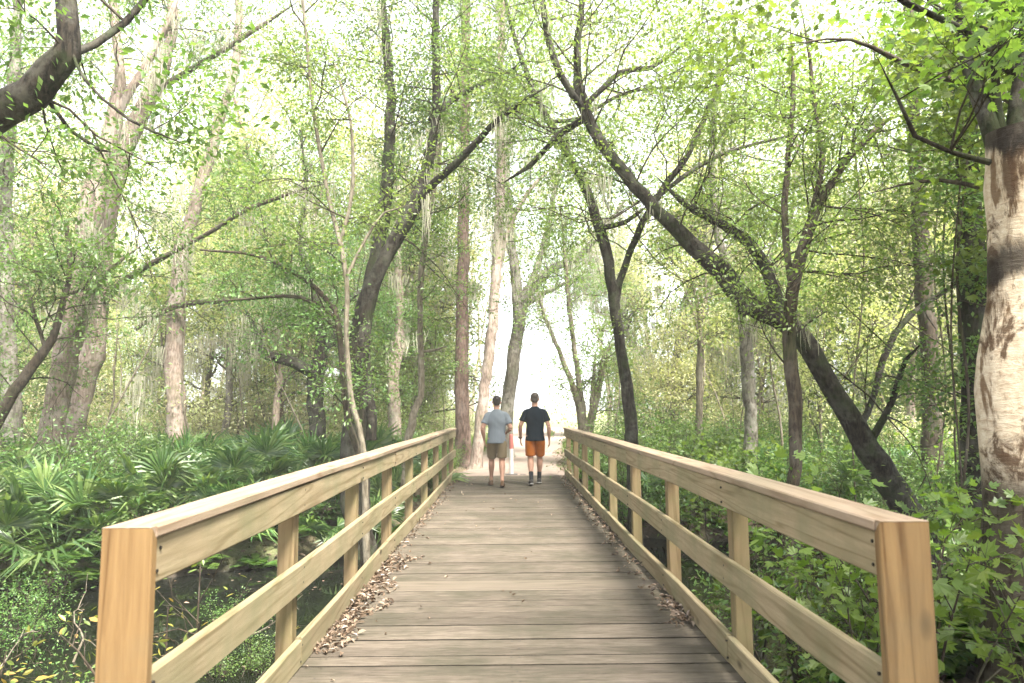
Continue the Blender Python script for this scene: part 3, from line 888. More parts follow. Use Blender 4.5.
# far left pale trunks
hero('pale_twin_tree', 'pale trunk sweeping right, tallest of the left pair', 'tree', 13.5, [
    [(36, 500, 25), (44, 465, 25), (62, 380, 24), (76, 310, 22), (84, 250, 21), (92, 205, 20), (102, 160, 18), (114, 120, 15), (120, 70, 10), (112, 0, 8)],
    [(112, 125, 11), (130, 90, 9), (160, 40, 7), (185, -20, 5)],
    [(66, 350, 8), (90, 300, 7, -.4), (115, 265, 5, -.8), (150, 240, 4, -1.0)]],
    'pale', OAK, 31, nsub=20, sublen=1.6, tmin=.6, land='left pale trunk', moss=26, stubs=4)
hero('shaded_pale_tree', 'mottled pale trunk crossing behind the left sweeping trunk', 'tree', 15.0, [
    [(56, 490, 24), (66, 450, 24), (84, 380, 23), (96, 320, 21), (102, 260, 20), (106, 215, 19), (118, 170, 18), (135, 125, 17), (152, 90, 15), (166, 60, 12), (172, 20, 10), (165, -50, 8)],
    [(150, 95, 8), (190, 70, 6), (240, 40, 5), (300, 0, 4)],
    [(98, 305, 8), (130, 277, 7, -.5), (165, 256, 6, -.8), (205, 235, 5, -1.0), (245, 211, 5, -1.2), (300, 190, 4, -1.4), (338, 182, 3, -1.5)]],
    'pale', OAK, 32, nsub=22, sublen=1.7, tmin=.55, land='mottled pale trunk', moss=30, limb_bark='brown')
hero('low_leaning_limb', 'thin brown trunk leaning up from the left edge', 'tree', 12.0, [
    [(-60, 520, 14), (-25, 460, 12), (5, 405, 11), (30, 370, 10), (52, 340, 8), (60, 310, 6), (70, 270, 5), (66, 220, 4)],
    [(45, 348, 4), (30, 300, 4), (15, 260, 3), (0, 225, 3)]],
    'brown', OAK, 33, nsub=26, sublen=1.2, tmin=.4, land='left leaning stem')
hero('edge_trunk', 'grey trunk at the far left edge of the woods', 'tree', 14.5, [
    [(14, 500, 18), (12, 420, 16), (8, 340, 15), (5, 250, 14), (8, 150, 12), (15, 60, 10), (20, -50, 8)]],
    'oakgrey', OAK, 34, nsub=30, sublen=1.7, tmin=.5, land='left edge trunk', moss=20)
hero('pink_trunk_tree', 'straight pinkish trunk rising above the left palmettos', 'tree', 18.0, [
    [(177, 455, 20), (176, 410, 18), (174, 350, 17), (178, 290, 16), (184, 240, 14), (200, 190, 12), (220, 120, 10), (236, 60, 8), (240, -40, 7)],
    [(135, 330, 4, -.7), (155, 316, 5, -.5), (176, 306, 6, -.35), (205, 302, 6, -.4), (240, 299, 5, -.5), (295, 296, 4, -.6)],
    [(172, 380, 6, .1), (168, 350, 6, .1), (166, 330, 5, .1)]],
    'pale', OAK, 35, nsub=28, sublen=1.6, tmin=.45, land='pinkish trunk', moss=34, limb_bark='brown')
# bough of a tree standing left of the frame
hero('overhanging_oak', 'near dark crooked bough reaching in from the upper left edge', 'tree', 6.0, [
    [(-330, 640, 70), (-320, 520, 62), (-300, 400, 56), (-240, 290, 50), (-150, 205, 44), (-60, 150, 38), (0, 112, 34), (30, 92, 32), (52, 70, 30), (66, 52, 27), (70, 35, 22), (66, 0, 20), (60, -60, 16)],
    [(68, 55, 10), (95, 45, 8, .2), (125, 22, 7, .4), (145, 0, 6, .5), (170, -40, 5, .6)],
    [(40, 90, 5, .2), (70, 130, 4, .3), (100, 150, 4, .3), (112, 152, 3, .4)],
    [(72, 50, 4), (85, 80, 3, -.2), (130, 120, 3, -.3), (200, 150, 2, -.4)]],
    'oak', OAK, 36, nsub=13, sublen=1.0, tmin=.75, land='near crooked bough', moss=0, rough=.06)
hero('overhanging_maple', 'bright leafy maple boughs hanging in from the upper right', 'tree', 6.8, [
    [(1180, 640, 40), (1175, 500, 36), (1165, 350, 32), (1150, 200, 28), (1140, 80, 22), (1130, -60, 15)],
    [(1160, 230, 12), (1080, 150, 10, -.3), (1000, 95, 8, -.5), (920, 70, 6, -.6), (850, 40, 5, -.7), (780, 45, 3, -.8)],
    [(1150, 120, 12), (1060, 40, 10, .2), (960, -10, 8, .3), (860, -20, 6, .4), (740, 0, 4, .4)],
    [(1160, 260, 9), (1090, 230, 8, .6), (1020, 200, 6, .8), (940, 180, 4, 1.0), (860, 195, 3, 1.0)],
    [(1165, 350, 9), (1100, 330, 7, 1.2), (1040, 320, 5, 1.6), (960, 300, 4, 2.0)]],
    'brown', MAPLE, 38, clear=lambda q: pix(q)[0] > 955 and 20 < pix(q)[1] < 420 and q[1] < 6.2, nsub=56, sublen=1.35, tmin=.8, subrad=.014, land=None)

# thin lianas hanging in front of the right thicket
for k, (px, y0, y1, dd) in enumerate([(957, 20, 520, 8.6), (949, 60, 470, 10.2), (963, 150, 500, 8.9), (940, 190, 510, 11.0), (858, 60, 470, 12.5)]):
    r = np.random.default_rng(500 + k)
    n = 14
    P = np.array([at(px + 6 * math.sin(k + i * .6), y0 + (y1 - y0) * i / (n - 1), dd) for i in range(n)])
    P[-1, 2] = tzf(P[-1, 0], P[-1, 1]) - .05
    g = Geo(); tube(g, P, np.full(n, .013 + .003 * (k % 3)), 6, cap=True)
    o = g.obj('vine', M['brown'], base=P[-1])
    tag(o,
        ['long bare vine hanging nearest to the left of the ivy trunk', 'thin vine dropping between the straight trunk and ivy trunk', 'bare vine hanging close against the ivy wrapped trunk',
         'vine dropping just right of the brown straight trunk', 'lone vine hanging left of the brown straight trunk'][k], 'vine', 'vines hanging in the right woods')


# ------------------------------------------------------------------ placing many of a kind
ORD = ['first', 'second', 'third', 'fourth', 'fifth', 'sixth', 'seventh', 'eighth', 'ninth', 'tenth', 'eleventh', 'twelfth', 'thirteenth', 'fourteenth', 'fifteenth', 'sixteenth',
       'seventeenth', 'eighteenth', 'nineteenth', 'twentieth']


def name_by_place(roots, noun, cat, group):
    """give every one of a kind the label of its place between two landmark trees"""
    L = sorted(LAND, key=lambda t: t[1])
    L = [(a, x) for a, x, d in L if 0 < x < 1024]
    edges = [('left edge', -1e9)] + L + [('right edge', 1e9)]
    gaps = {}
    for o in roots:
        x = pix(o.location)[0]
        k = max(i for i, e in enumerate(edges) if e[1] <= x)
        gaps.setdefault(k, []).append((x, o))
    for k, lst in gaps.items():
        lst.sort(key=lambda t: t[0])
        A, B = edges[k][0], edges[k + 1][0]
        for i, (x, o) in enumerate(lst):
            lab = ('%s %s from the left between %s and %s' % (ORD[min(i, 19)], noun, A, B)) if len(lst) > 1 else ('only %s standing between %s and %s' % (noun, A, B))
            tag(o, lab, cat, group)


def stamp(name, protos, x, y, rz, s, z=None):
    """one more of a kind: an Empty at its base and copies of the parts"""
    root = empty(name, (x, y, tzf(x, y) if z is None else z), rz)
    root.scale = (s, s, s)
    for pn, me, mats in protos:
        o = bpy.data.objects.new(pn, me)
        COL.objects.link(o)
        o.parent = root
        if pn == 'hanging_moss': o['kind'] = 'stuff'
    return root


def scatter(r, n, box, mind, ok=None, tries=60):
    out = []
    for _ in range(n * tries):
        if len(out) >= n: break
        y = r.uniform(box[2], box[3]); x = r.uniform(box[0], box[1])
        if ok and not ok(x, y): continue
        if any((x - a) ** 2 + (y - b) ** 2 < mind ** 2 for a, b in out): continue
        out.append((x, y))
    return out


def in_view(x, y, pad=2.5):
    return y > 1 and abs(x) < y * .74 + pad


def off_path(x, y, pad):
    return abs(x - float(path_x(y))) > pad + max(0, y - 16) * .04


# background trees
def proto_tree(seed, h, rad, st, bark, nsub, sublen, t0=.3, moss=0, lean=.04):
    r = np.random.default_rng(seed)
    gw, gl, gm = Geo(), Geo(), Geo()
    n = 14
    pts, _ = wander(r, (0, 0, -.2), (r.normal(0, lean), r.normal(0, lean), 1), h, n, .03, .055)
    rr = np.linspace(rad, rad * .25, n + 1); rr[0] *= 1.4
    L = smooth_line(np.column_stack([pts, rr]), .4)
    tube(gw, L[:, :3], L[:, 3], 9, rough=.05, r=r)
    lines = [L]
    if r.random() < .7:   # a fork
        i = int(len(L) * r.uniform(.3, .5))
        p2, _ = wander(r, L[i, :3], (r.normal(0, .4), r.normal(0, .4), 1), h * .45, 8, .05, .1)
        L2 = smooth_line(np.column_stack([p2, np.linspace(L[i, 3] * .7, .02, 9)]), .4)
        tube(gw, L2[:, :3], L2[:, 3], 7, rough=.05, r=r); lines.append(L2)
    for _ in range(nsub):
        Lk = lines[r.integers(len(lines))]
        i = int(r.uniform(t0 if Lk is L else .2, 1) * (len(Lk) - 1.01))
        o = r.normal(0, 1, 3); o[2] = abs(o[2]) * .4 + .1
        twigs(r, gw, gl, Lk[i, :3], nrm(o) + np.array([0, 0, .2]), sublen * r.uniform(.5, 1.25) * (1.15 - .4 * i / len(Lk)), min(.05, Lk[i, 3] * .5), 2, st, 1)
    for _ in range(moss):
        Lk = lines[r.integers(len(lines))]
        q = Lk[int(r.uniform(.3, 1) * (len(Lk) - 1)), :3] + r.normal(0, .9, 3) * np.array([1, 1, .3])
        moss_beard(r, gm, q, 1.4 * r.uniform(.4, 1.3), n=24, w=.013, spread=.18)
    out = [('trunk', gw.mesh('trunk', [M[bark], M['twig']], True), None), ('crown', gl.mesh('crown', M[st.leaf]), None)]
    if moss: out.append(('hanging_moss', gm.mesh('hanging_moss', M['moss']), None))
    return out


MID = Style(leaf='leaf_light', size=.10, per=18, spread=.32)
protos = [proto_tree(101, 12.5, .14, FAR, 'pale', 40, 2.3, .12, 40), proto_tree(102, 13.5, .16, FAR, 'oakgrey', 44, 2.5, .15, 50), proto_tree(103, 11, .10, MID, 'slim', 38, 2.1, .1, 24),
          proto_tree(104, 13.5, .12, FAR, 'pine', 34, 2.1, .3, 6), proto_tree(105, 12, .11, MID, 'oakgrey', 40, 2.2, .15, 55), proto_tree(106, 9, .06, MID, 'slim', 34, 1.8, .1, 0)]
r = np.random.default_rng(77)
spots = scatter(r, 54, (-34, 34, 20, 46), 2.2, lambda x, y: in_view(x, y, 1) and off_path(x, y, 2.6 + (y - 19) * .05) and abs(x - 1.0) > 3.5)
trees = []
for i, (x, y) in enumerate(spots):
    k = int(r.integers(6))
    trees.append(stamp('background_tree', protos[k], x, y, r.uniform(0, 6.28), r.uniform(.8, 1.15)))
name_by_place(trees, 'slender background tree', 'tree', 'slender trees standing deep in the woods')

# unseen trees added beside and behind the camera to shade the bridge
NEAR = Style(leaf='leaf_light', size=.15, per=10, spread=.3)
near = [proto_tree(111, 10, .16, NEAR, 'oakgrey', 60, 2.6, .4, 0), proto_tree(112, 11, .15, NEAR, 'pale', 60, 2.8, .4, 0)]
for i, (x, y, rz, s, lab) in enumerate([(5.6, -.6, .3, 1.0, 'unseen tree added beside the bridge on the right to shade the deck'), (6.3, -2.4, 1.9, 1.1, 'unseen tree added right behind the camera to shade the approach'),
                                        (10.5, 3.2, 4.0, 1.0, 'unseen tree added for shade beyond the cream trunk, out to the right'), (4.0, -5.5, 2.2, 1.0, 'unseen tree added for shade farthest back on the right of the approach'),
                                        (-5.6, -1.6, 5.1, .95, 'unseen tree added for shade beside the bridge on the left')]):
    tag(stamp('added_shade_tree', near[i % 2], x, y, rz, s), lab, 'tree', 'unseen trees added to shade the near end of the bridge')

# thin bare saplings
def proto_pole(seed, h):
    r = np.random.default_rng(seed)
    g, gl = Geo(), Geo()
    pts, _ = wander(r, (0, 0, -.1), (r.normal(0, .1), r.normal(0, .1), 1), h, 10, .03, .09)
    L = smooth_line(np.column_stack([pts, np.linspace(.035, .008, 11)]), .3)
    tube(g, L[:, :3], L[:, 3], 6)
    for _ in range(9):
        i = int(r.uniform(.35, 1) * (len(L) - 1.01))
        o = r.normal(0, 1, 3); o[2] = abs(o[2]) * .6
        twigs(r, g, gl, L[i, :3], o, r.uniform(.4, 1.1), .008, 1, Style(leaf='leaf_light', size=.085, per=9, kids=3, spread=.16))
    return [('stem', g.mesh('stem', M['slim'], True), None), ('leaves', gl.mesh('leaves', M['leaf_light']), None)]


poles = [proto_pole(201, 6.5), proto_pole(202, 5), proto_pole(203, 8), proto_pole(204, 4)]
spots = scatter(r, 58, (-22, 22, 12.5, 32), 1.0, lambda x, y: in_view(x, y, 0) and off_path(x, y, 2.4) and abs(x) > 2.3)
saps = [stamp('sapling', poles[int(r.integers(4))], x, y, r.uniform(0, 6.28), r.uniform(.8, 1.25)) for x, y in spots]
name_by_place(saps, 'thin sapling', 'sapling', 'thin saplings among the trees')

# brush and shrubs
def proto_shrub(seed, h, w, st, bark, nst, kids=None):
    r = np.random.default_rng(seed)
    g, gl = Geo(), Geo()
    for _ in range(nst):
        a = r.uniform(0, 6.28); rr = w * .35 * math.sqrt(r.random())
        twigs(r, g, gl, (rr * math.cos(a), rr * math.sin(a), -.05), (math.cos(a) * r.uniform(.1, .8), math.sin(a) * r.uniform(.1, .8), 1.0), h * r.uniform(.55, 1.0), .014, 2, st)
    return [('stems', g.mesh('stems', M[bark], True), None), ('foliage', gl.mesh('foliage', M[st.leaf]), None)]


BR = Style(leaf='leaf_brush', size=.10, per=12, spread=.2, kids=5, up=.0)
brush = [proto_shrub(301, 2.6, 2.2, BR, 'slim', 12), proto_shrub(302, 3.4, 2.0, BR, 'slim', 11), proto_shrub(303, 2.0, 2.4, Style(leaf='leaf_light', size=.085, per=12, spread=.2), 'brown', 12)]
spots = scatter(r, 76, (-26, 26, 17.5, 40), 1.15, lambda x, y: in_view(x, y, 1) and off_path(x, y, 3.3))
br = [stamp('brush', brush[int(r.integers(3))], x, y, r.uniform(0, 6.28), r.uniform(.7, 1.25)) for x, y in spots]
name_by_place(br, 'wispy bush', 'bush', 'wispy bushes of the woodland edge')

UN = Style(leaf='leaf_far', size=.10, per=13, spread=.22, kids=5)
UN2 = Style(leaf='leaf_light', size=.095, per=13, spread=.2, kids=5)
under = [proto_tree(351, 5.5, .04, UN, 'slim', 36, 1.5, .1, 0, .1), proto_tree(352, 4.5, .035, UN2, 'slim', 32, 1.4, .1, 0, .12), proto_tree(353, 6.5, .045, UN, 'slim', 40, 1.5, .1, 6, .1)]
spots = scatter(r, 32, (-24, 24, 18, 36), 2.1, lambda x, y: in_view(x, y, .5) and off_path(x, y, 3.2) and abs(x - .8) > 3.8)
us = [stamp('understory_tree', under[int(r.integers(3))], x, y, r.uniform(0, 6.28), r.uniform(.8, 1.25)) for x, y in spots]
name_by_place(us, 'low leafy tree', 'tree', 'low leafy trees under the canopy')

SH = Style(leaf='leaf_shrub', tmpl=LEAF_OVAL, size=.10, per=9, spread=.12, kids=4, up=.0)
SH2 = Style(leaf='leaf_shrub', size=.07, per=14, spread=.13, kids=5, up=.0)
SHM = Style(leaf='leaf_maple', tmpl=LEAF_MAPLE, size=.115, per=6, spread=.12, kids=4, up=.0, flat=.2)
shrubs = [proto_shrub(311, 1.3, 1.3, SH, 'brown', 9), proto_shrub(312, 1.0, 1.5, SH2, 'brown', 12), proto_shrub(313, 1.7, 1.4, SH2, 'brown', 10), proto_shrub(314, 1.2, 1.3, SHM, 'brown', 8)]


def dry(x, y, z=-.85): return tzf(x, y) > z


spots = scatter(r, 78, (1.9, 15, 4.6, 22), .72, lambda x, y: in_view(x, y, .5) and dry(x, y, -.98) and off_path(x, y, 2.6 if y > 14 else 2.45))
rs = [stamp('shrub', shrubs[int(r.choice([0, 1, 1, 2, 3, 3]))], x, y, r.uniform(0, 6.28), r.uniform(.75, 1.3)) for x, y in spots]
name_by_place(rs, 'green shrub', 'shrub', 'green shrubs crowding the right bank')
spots = scatter(r, 7, (-9, -2.6, 9, 13.5), 1.0, lambda x, y: in_view(x, y, .5) and dry(x, y, -.8) and off_path(x, y, 2.6 if y > 14 else 1.9))
ls = [stamp('shrub', shrubs[int(r.choice([0, 1, 2]))], x, y, r.uniform(0, 6.28), r.uniform(.55, .95)) for x, y in spots]
name_by_place(ls, 'low shrub', 'shrub', 'low shrubs of the left bank')

spots = [(-1.9, 16.5), (-2.3, 17.3), (-1.75, 17.9), (-2.1, 18.8), (-1.6, 19.6), (-2.6, 18.1), (2.1, 17.2), (2.4, 18.4), (2.5, 20.1)]
vg = [stamp('shrub', shrubs[[1, 2][i % 2]], x, y, i * 1.3, .5 + .1 * (i % 3)) for i, (x, y) in enumerate(spots)]
name_by_place(vg, 'verge shrub', 'shrub', 'shrubs on the path verge')

# near plants with places of their own
def put(name, protos_, px, py, d, s, rz, label, cat):
    p = at(px, py, d)
    return tag(stamp(name, protos_, p[0], d, rz, s), label, cat)


put('maple_sapling', proto_shrub(321, 1.5, .7, SHM, 'brown', 5), 1000, 600, 3.7, .8, .4, 'young maple with bright lobed leaves at the lower right corner', 'sapling')
put('maple_sapling', proto_shrub(322, 1.6, .9, SHM, 'brown', 6), 945, 600, 5.0, .9, 1.4, 'leafy maple sapling just right of the near right end post', 'sapling')
put('maple_sapling', proto_shrub(323, 1.5, 1.2, SHM, 'brown', 7), 850, 600, 6.2, .95, 2.4, 'bushy maple sapling behind the near right railing over dark water', 'sapling')
put('twiggy_shrub', proto_shrub(324, 1.2, .7, Style(leaf='leaf_yellow', tmpl=LEAF_OVAL, size=.075, per=5, kids=3, spread=.07, up=.05, jit=.3), 'brown', 5), 140, 640, 5.4, .95, .2, 'twiggy shrub with yellowing leaves left of the near left end post', 'shrub')
put('twiggy_shrub', proto_shrub(325, 1.0, .5, Style(leaf='leaf_yellow', tmpl=LEAF_OVAL, size=.07, per=5, kids=3, spread=.07, up=.05, jit=.3), 'brown', 4), 62, 640, 5.8, .8, 1.2, 'thin twiggy shrub with reddish leaves near the left edge water', 'shrub')
put('broadleaf_shrub', proto_shrub(326, 1.0, .8, Style(leaf='leaf_shrub', tmpl=LEAF_OVAL, size=.12, per=5, kids=3, spread=.07, up=.0), 'brown', 7), 245, 600, 7.2, .9, 1.2, 'broad leaved shrub seen under the top left rail board', 'shrub')
put('broadleaf_shrub', proto_shrub(327, .6, .5, Style(leaf='leaf_yellow', tmpl=LEAF_OVAL, size=.09, per=4, kids=3, spread=.06, up=.0), 'brown', 4), 8, 660, 4.6, .8, 1.2, 'small yellow leaved plant at the lower left corner', 'plant')

LB = Style(leaf='leaf_oak', size=.08, per=18, spread=.18, kids=5, up=.0)
put('leafy_bush', proto_shrub(331, 3.0, 1.8, LB, 'brown', 8), 84, 470, 12.4, .9, 0, 'tall leafy bush hiding the foot of the left pale trunks', 'bush')
put('leafy_bush', proto_shrub(332, 2.2, 1.4, LB, 'brown', 7), 22, 470, 11.6, .9, 2, 'leafy bush at the left edge below the leaning stem', 'bush')
wp = []
for k, (x, y, s_) in enumerate([(-2.5, 6.6, .34), (-3.3, 5.9, .42), (-4.9, 7.2, .42), (-3.1, 8.3, .36), (-5.9, 8.9, .5)]):
    wp.append(stamp('waterside_plant', shrubs[[1, 0, 2][k % 3]], x, y, k * 1.1, s_, max(WATER - .05, tzf(x, y))))
for k, o in enumerate(sorted(wp, key=lambda o: pix(o.location)[0])):
    tag(o, '%s small green plant from the left growing out of the near left creek' % ORD[k], 'plant', 'small plants in the near left creek')
r = np.random.default_rng(612)
for k in range(7):
    x, y = r.uniform(-5.2, -2.4), r.uniform(5.6, 8.2)
    pts, _ = wander(r, (x, y, max(WATER, tzf(x, y)) - .03), (r.normal(0, .6), r.normal(0, .4), r.uniform(.15, .7)), r.uniform(.5, 1.1), 7, -.03, .28)
    g = Geo(); tube(g, pts, np.linspace(.012, .003, 8), 5)
    for _ in range(3):
        i = int(r.integers(2, 7)); p2, _ = wander(r, pts[i], r.normal(0, 1, 3) + np.array([0, 0, .5]), r.uniform(.15, .4), 4, 0, .3); tube(g, p2, np.linspace(.006, .002, 5), 4)
    o = g.obj('dead_branch', M['slim'], base=pts[0])
    tag(o, '%s bare dead branch from the left standing in the near left shallows' % ORD[k], 'branch', 'dead branches in the shallows')
    o['px'] = float(pix(pts[0])[0])
db = sorted([o for o in COL.objects if o.name.startswith('dead_branch')], key=lambda o: o['px'])
for k, o in enumerate(db):
    o['label'] = '%s bare dead branch from the left standing in the near left shallows' % ORD[k]; del o['px']

# palmettos
def proto_palmetto(seed, nf, size):
    r = np.random.default_rng(seed)
    g, gs = Geo(), Geo()
    for k in range(nf):
        a = 6.283 * k / nf + r.uniform(-.3, .3); el = r.uniform(.35, 1.35)
        L = size * r.uniform(.55, 1.0)
        d = np.array([math.cos(a) * math.cos(el), math.sin(a) * math.cos(el), math.sin(el)])
        s = np.linspace(0, 1, 5)
        pts = np.outer(s * L, d); pts[:, 2] -= .12 * L * s ** 2
        tube(gs, pts, np.linspace(.011, .006, 5), 4)
        c = pts[-1]; fwd = nrm(d + np.array([0, 0, -.25]) + r.normal(0, .12, 3))
        side = nrm(np.cross(fwd, [0, 0, 1]) + r.normal(0, .25, 3)); side = nrm(side - fwd * np.dot(side, fwd)); up = np.cross(side, fwd)
        nb = int(r.integers(17, 24)); R = size * r.uniform(.48, .68)
        th = np.linspace(-1.75, 1.75, nb) + r.normal(0, .03, nb)
        for t in th:
            dirv = fwd * math.cos(t) + side * math.sin(t)
            Lb = R * (1 - .22 * abs(t) / 1.75) * r.uniform(.9, 1.06)
            wv = np.cross(up, dirv)
            w = .020 * size + .004
            m1 = c + dirv * Lb * .5 + up * .05 * Lb; tip = c + dirv * Lb - np.array([0, 0, Lb * r.uniform(.05, .35)]) + up * .02
            V = [c, c + dirv * Lb * .22 + wv * w * .7 + up * .012, m1 + wv * w, tip, m1 - wv * w, c + dirv * Lb * .22 - wv * w * .7 + up * .012, c + dirv * Lb * .3 - up * .012, m1 - up * .018]
            g.add(V, [[1, 2, 7, 6], [6, 7, 4, 5]])
            g.add(V, [[0, 1, 6], [0, 6, 5], [2, 3, 7], [7, 3, 4]])
    return [('stalks', gs.mesh('stalks', M['frond'], True), None), ('fronds', g.mesh('fronds', M['frond']), None)]


pal = [proto_palmetto(401, 13, 1.05), proto_palmetto(402, 16, 1.2), proto_palmetto(403, 11, .9), proto_palmetto(404, 15, 1.1)]
spots = scatter(r, 90, (-14, -1.7, 11.3, 20), .86, lambda x, y: in_view(x, y, .3) and dry(x, y, -.92) and off_path(x, y, 2.3))
spots += scatter(r, 5, (-9, -4.2, 6.0, 12), .8, lambda x, y: in_view(x, y, .3) and dry(x, y, -.95) and x < -y * .6)
pl = [stamp('palmetto', pal[int(r.integers(4))], x, y, r.uniform(0, 6.28), r.uniform(.8, 1.3)) for x, y in spots]
name_by_place(pl, 'palmetto', 'palmetto', 'fan leaved palmettos of the left bank')
spots = scatter(r, 16, (2.2, 9, 11.5, 19), .9, lambda x, y: in_view(x, y, .3) and dry(x, y, -.8) and off_path(x, y, 2.4))
pl = [stamp('palmetto', pal[int(r.integers(4))], x, y, r.uniform(0, 6.28), r.uniform(.6, .95)) for x, y in spots]
name_by_place(pl, 'palmetto', 'palmetto', 'palmettos scattered on the right bank')

# ferns
def proto_fern(seed, nf, size):
    r = np.random.default_rng(seed)
    g = Geo()
    for k in range(nf):
        a = 6.283 * k / nf + r.uniform(-.3, .3); el = r.uniform(.6, 1.3); L = size * r.uniform(.7, 1.1)
        s = np.linspace(0, 1, 9)
        h = np.array([math.cos(a), math.sin(a), 0])
        pts = np.outer(s * L * math.cos(el) + .25 * L * s ** 2, h); pts[:, 2] = L * (math.sin(el) * s - .55 * s ** 2.2)
        tube(g, pts, np.linspace(.005, .002, 9), 3)
        sd = np.array([-h[1], h[0], 0])
        u = np.linspace(.15, .98, 22); i = (u * 7.99).astype(int); f = (u * 7.99 - i)[:, None]
        q = pts[i] * (1 - f) + pts[i + 1] * f; ax = nrm(pts[i + 1] - pts[i])
        for sg in (-1, 1):
            D = sd * sg + ax * .45 + r.normal(0, .08, (22, 3))
            Nn = np.tile(np.array([0, 0, 1.]), (22, 1)) + r.normal(0, .15, (22, 3))
            put_leaves(g, q, L * .34 * np.sin(np.pi * np.clip(u * .85 + .12, 0, 1)) ** .8, D, Nn, LEAF_DIA)
    return [('fronds', g.mesh('fronds', M['fern']), None)]


fer = [proto_fern(451, 10, .7), proto_fern(452, 12, .85), proto_fern(453, 9, .6)]
spots = scatter(r, 40, (1.75, 7.5, 10.5, 17.5), .5, lambda x, y: in_view(x, y, .2) and dry(x, y, -.92) and off_path(x, y, 1.75))
spots += scatter(r, 12, (-9, -1.8, 10.8, 13), .5, lambda x, y: in_view(x, y, .2) and dry(x, y, -.92))

spots += scatter(r, 6, (2.4, 4.8, 5.2, 6.8), .6, lambda x, y: dry(x, y, -.95))
spots += scatter(r, 22, (-9.5, -3.6, 10.0, 12.4), .5, lambda x, y: in_view(x, y, .3) and -1.02 < tzf(x, y) < -.5)
fe = [stamp('fern', fer[int(r.integers(3))], x, y, r.uniform(0, 6.28), r.uniform(.7, 1.2)) for x, y in spots]
name_by_place(fe, 'fern', 'fern', 'ferns on the creek banks')

# ------------------------------------------------------------------ masses nobody could count
r = np.random.default_rng(900)
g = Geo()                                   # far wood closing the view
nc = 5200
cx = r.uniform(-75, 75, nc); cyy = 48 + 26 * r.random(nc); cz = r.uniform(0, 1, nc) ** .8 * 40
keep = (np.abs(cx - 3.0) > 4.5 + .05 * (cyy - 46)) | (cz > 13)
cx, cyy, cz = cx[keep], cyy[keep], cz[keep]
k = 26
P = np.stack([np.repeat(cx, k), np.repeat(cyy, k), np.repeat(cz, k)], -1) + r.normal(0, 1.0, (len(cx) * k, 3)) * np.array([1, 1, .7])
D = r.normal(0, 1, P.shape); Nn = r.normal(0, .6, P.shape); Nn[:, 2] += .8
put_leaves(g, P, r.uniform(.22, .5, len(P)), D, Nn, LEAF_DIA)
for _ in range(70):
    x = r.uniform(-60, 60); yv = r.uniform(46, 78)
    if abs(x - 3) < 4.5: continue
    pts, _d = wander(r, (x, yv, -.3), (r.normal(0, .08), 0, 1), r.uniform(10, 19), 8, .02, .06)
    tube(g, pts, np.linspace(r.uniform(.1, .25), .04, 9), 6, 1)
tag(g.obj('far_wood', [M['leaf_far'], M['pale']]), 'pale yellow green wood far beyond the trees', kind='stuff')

g = Geo()                                   # low undergrowth
n = 90000
x = r.uniform(-30, 30, n); yv = r.uniform(4, 42, n) ** 1.0
ok = (np.abs(x) < yv * .75 + 1) & (np.abs(x - path_x(yv)) > np.where(yv > 15, 2.1, 1.75)) & (tz(x, yv) > -.86)
clump = np.sin(x * 1.7 + 2 * np.sin(yv * .9)) * np.sin(yv * 1.3 + 1.5 * np.sin(x * 1.1)) + r.normal(0, .35, n)
ok &= clump > -.15 + np.where((x < 0) & (yv < 22), .75, -.1)
x, yv = x[ok], yv[ok]
hh = np.abs(r.normal(0, .16, len(x))) + .02
P = np.stack([x, yv, tz(x, yv) + hh], -1)
D = r.normal(0, 1, P.shape); Nn = r.normal(0, .5, P.shape); Nn[:, 2] += 1
put_leaves(g, P, r.uniform(.05, .13, len(x)), D, Nn, LEAF_DIA)
tag(g.obj('undergrowth', M['leaf_shrub']), 'low green ground cover on the banks', kind='stuff')

g = Geo()                                   # grass on the verges
n = 26000
x = np.concatenate([r.uniform(-3.6, -1.5, n // 2), r.uniform(1.5, 3.9, n // 2)]); yv = r.uniform(15.5, 44, n)
x = x + path_x(yv) + np.sign(x - path_x(yv)) * np.clip((yv - 30) * .08, 0, 3)
P = np.stack([x, yv, tz(x, yv)], -1)
D = r.normal(0, .4, P.shape); D[:, 2] = 1
put_leaves(g, P, r.uniform(.12, .4, n), D, r.normal(0, 1, P.shape), (np.array([[-.03, 0, 0], [.03, 0, 0], [.02, .6, .05], [0, 1, .2]]), [[0, 1, 2, 3]]))
tag(g.obj('grass', M['grass']), 'light green grass along the path verges', kind='stuff')

g = Geo()                                   # dry leaves on the banks
n = 30000
x = r.uniform(-9, 9, n); yv = r.uniform(3.5, 26, n)
ok = (np.abs(x) > 1.35) & (tz(x, yv) > WATER + .02) & (np.abs(x) < yv * .75 + .5)
x, yv = x[ok], yv[ok]
P = np.stack([x, yv, tz(x, yv) + .02], -1)
D = r.normal(0, 1, P.shape); D[:, 2] *= .25; Nn = r.normal(0, .35, P.shape); Nn[:, 2] += 1
put_leaves(g, P, r.uniform(.05, .11, len(x)), D, Nn, LEAF_OVAL)
n = 420
P = np.stack([r.uniform(-7, 6, n), r.uniform(5.2, 12, n), np.full(n, WATER + .006)], -1)
D = r.normal(0, 1, P.shape); D[:, 2] = 0; Nn = np.tile([0, 0, 1.0], (n, 1)) + r.normal(0, .06, (n, 3))
put_leaves(g, P, r.uniform(.03, .08, n), D, Nn, LEAF_OVAL)
tag(g.obj('leaf_litter', M['litter']), 'dry brown leaves covering the creek banks', kind='stuff')

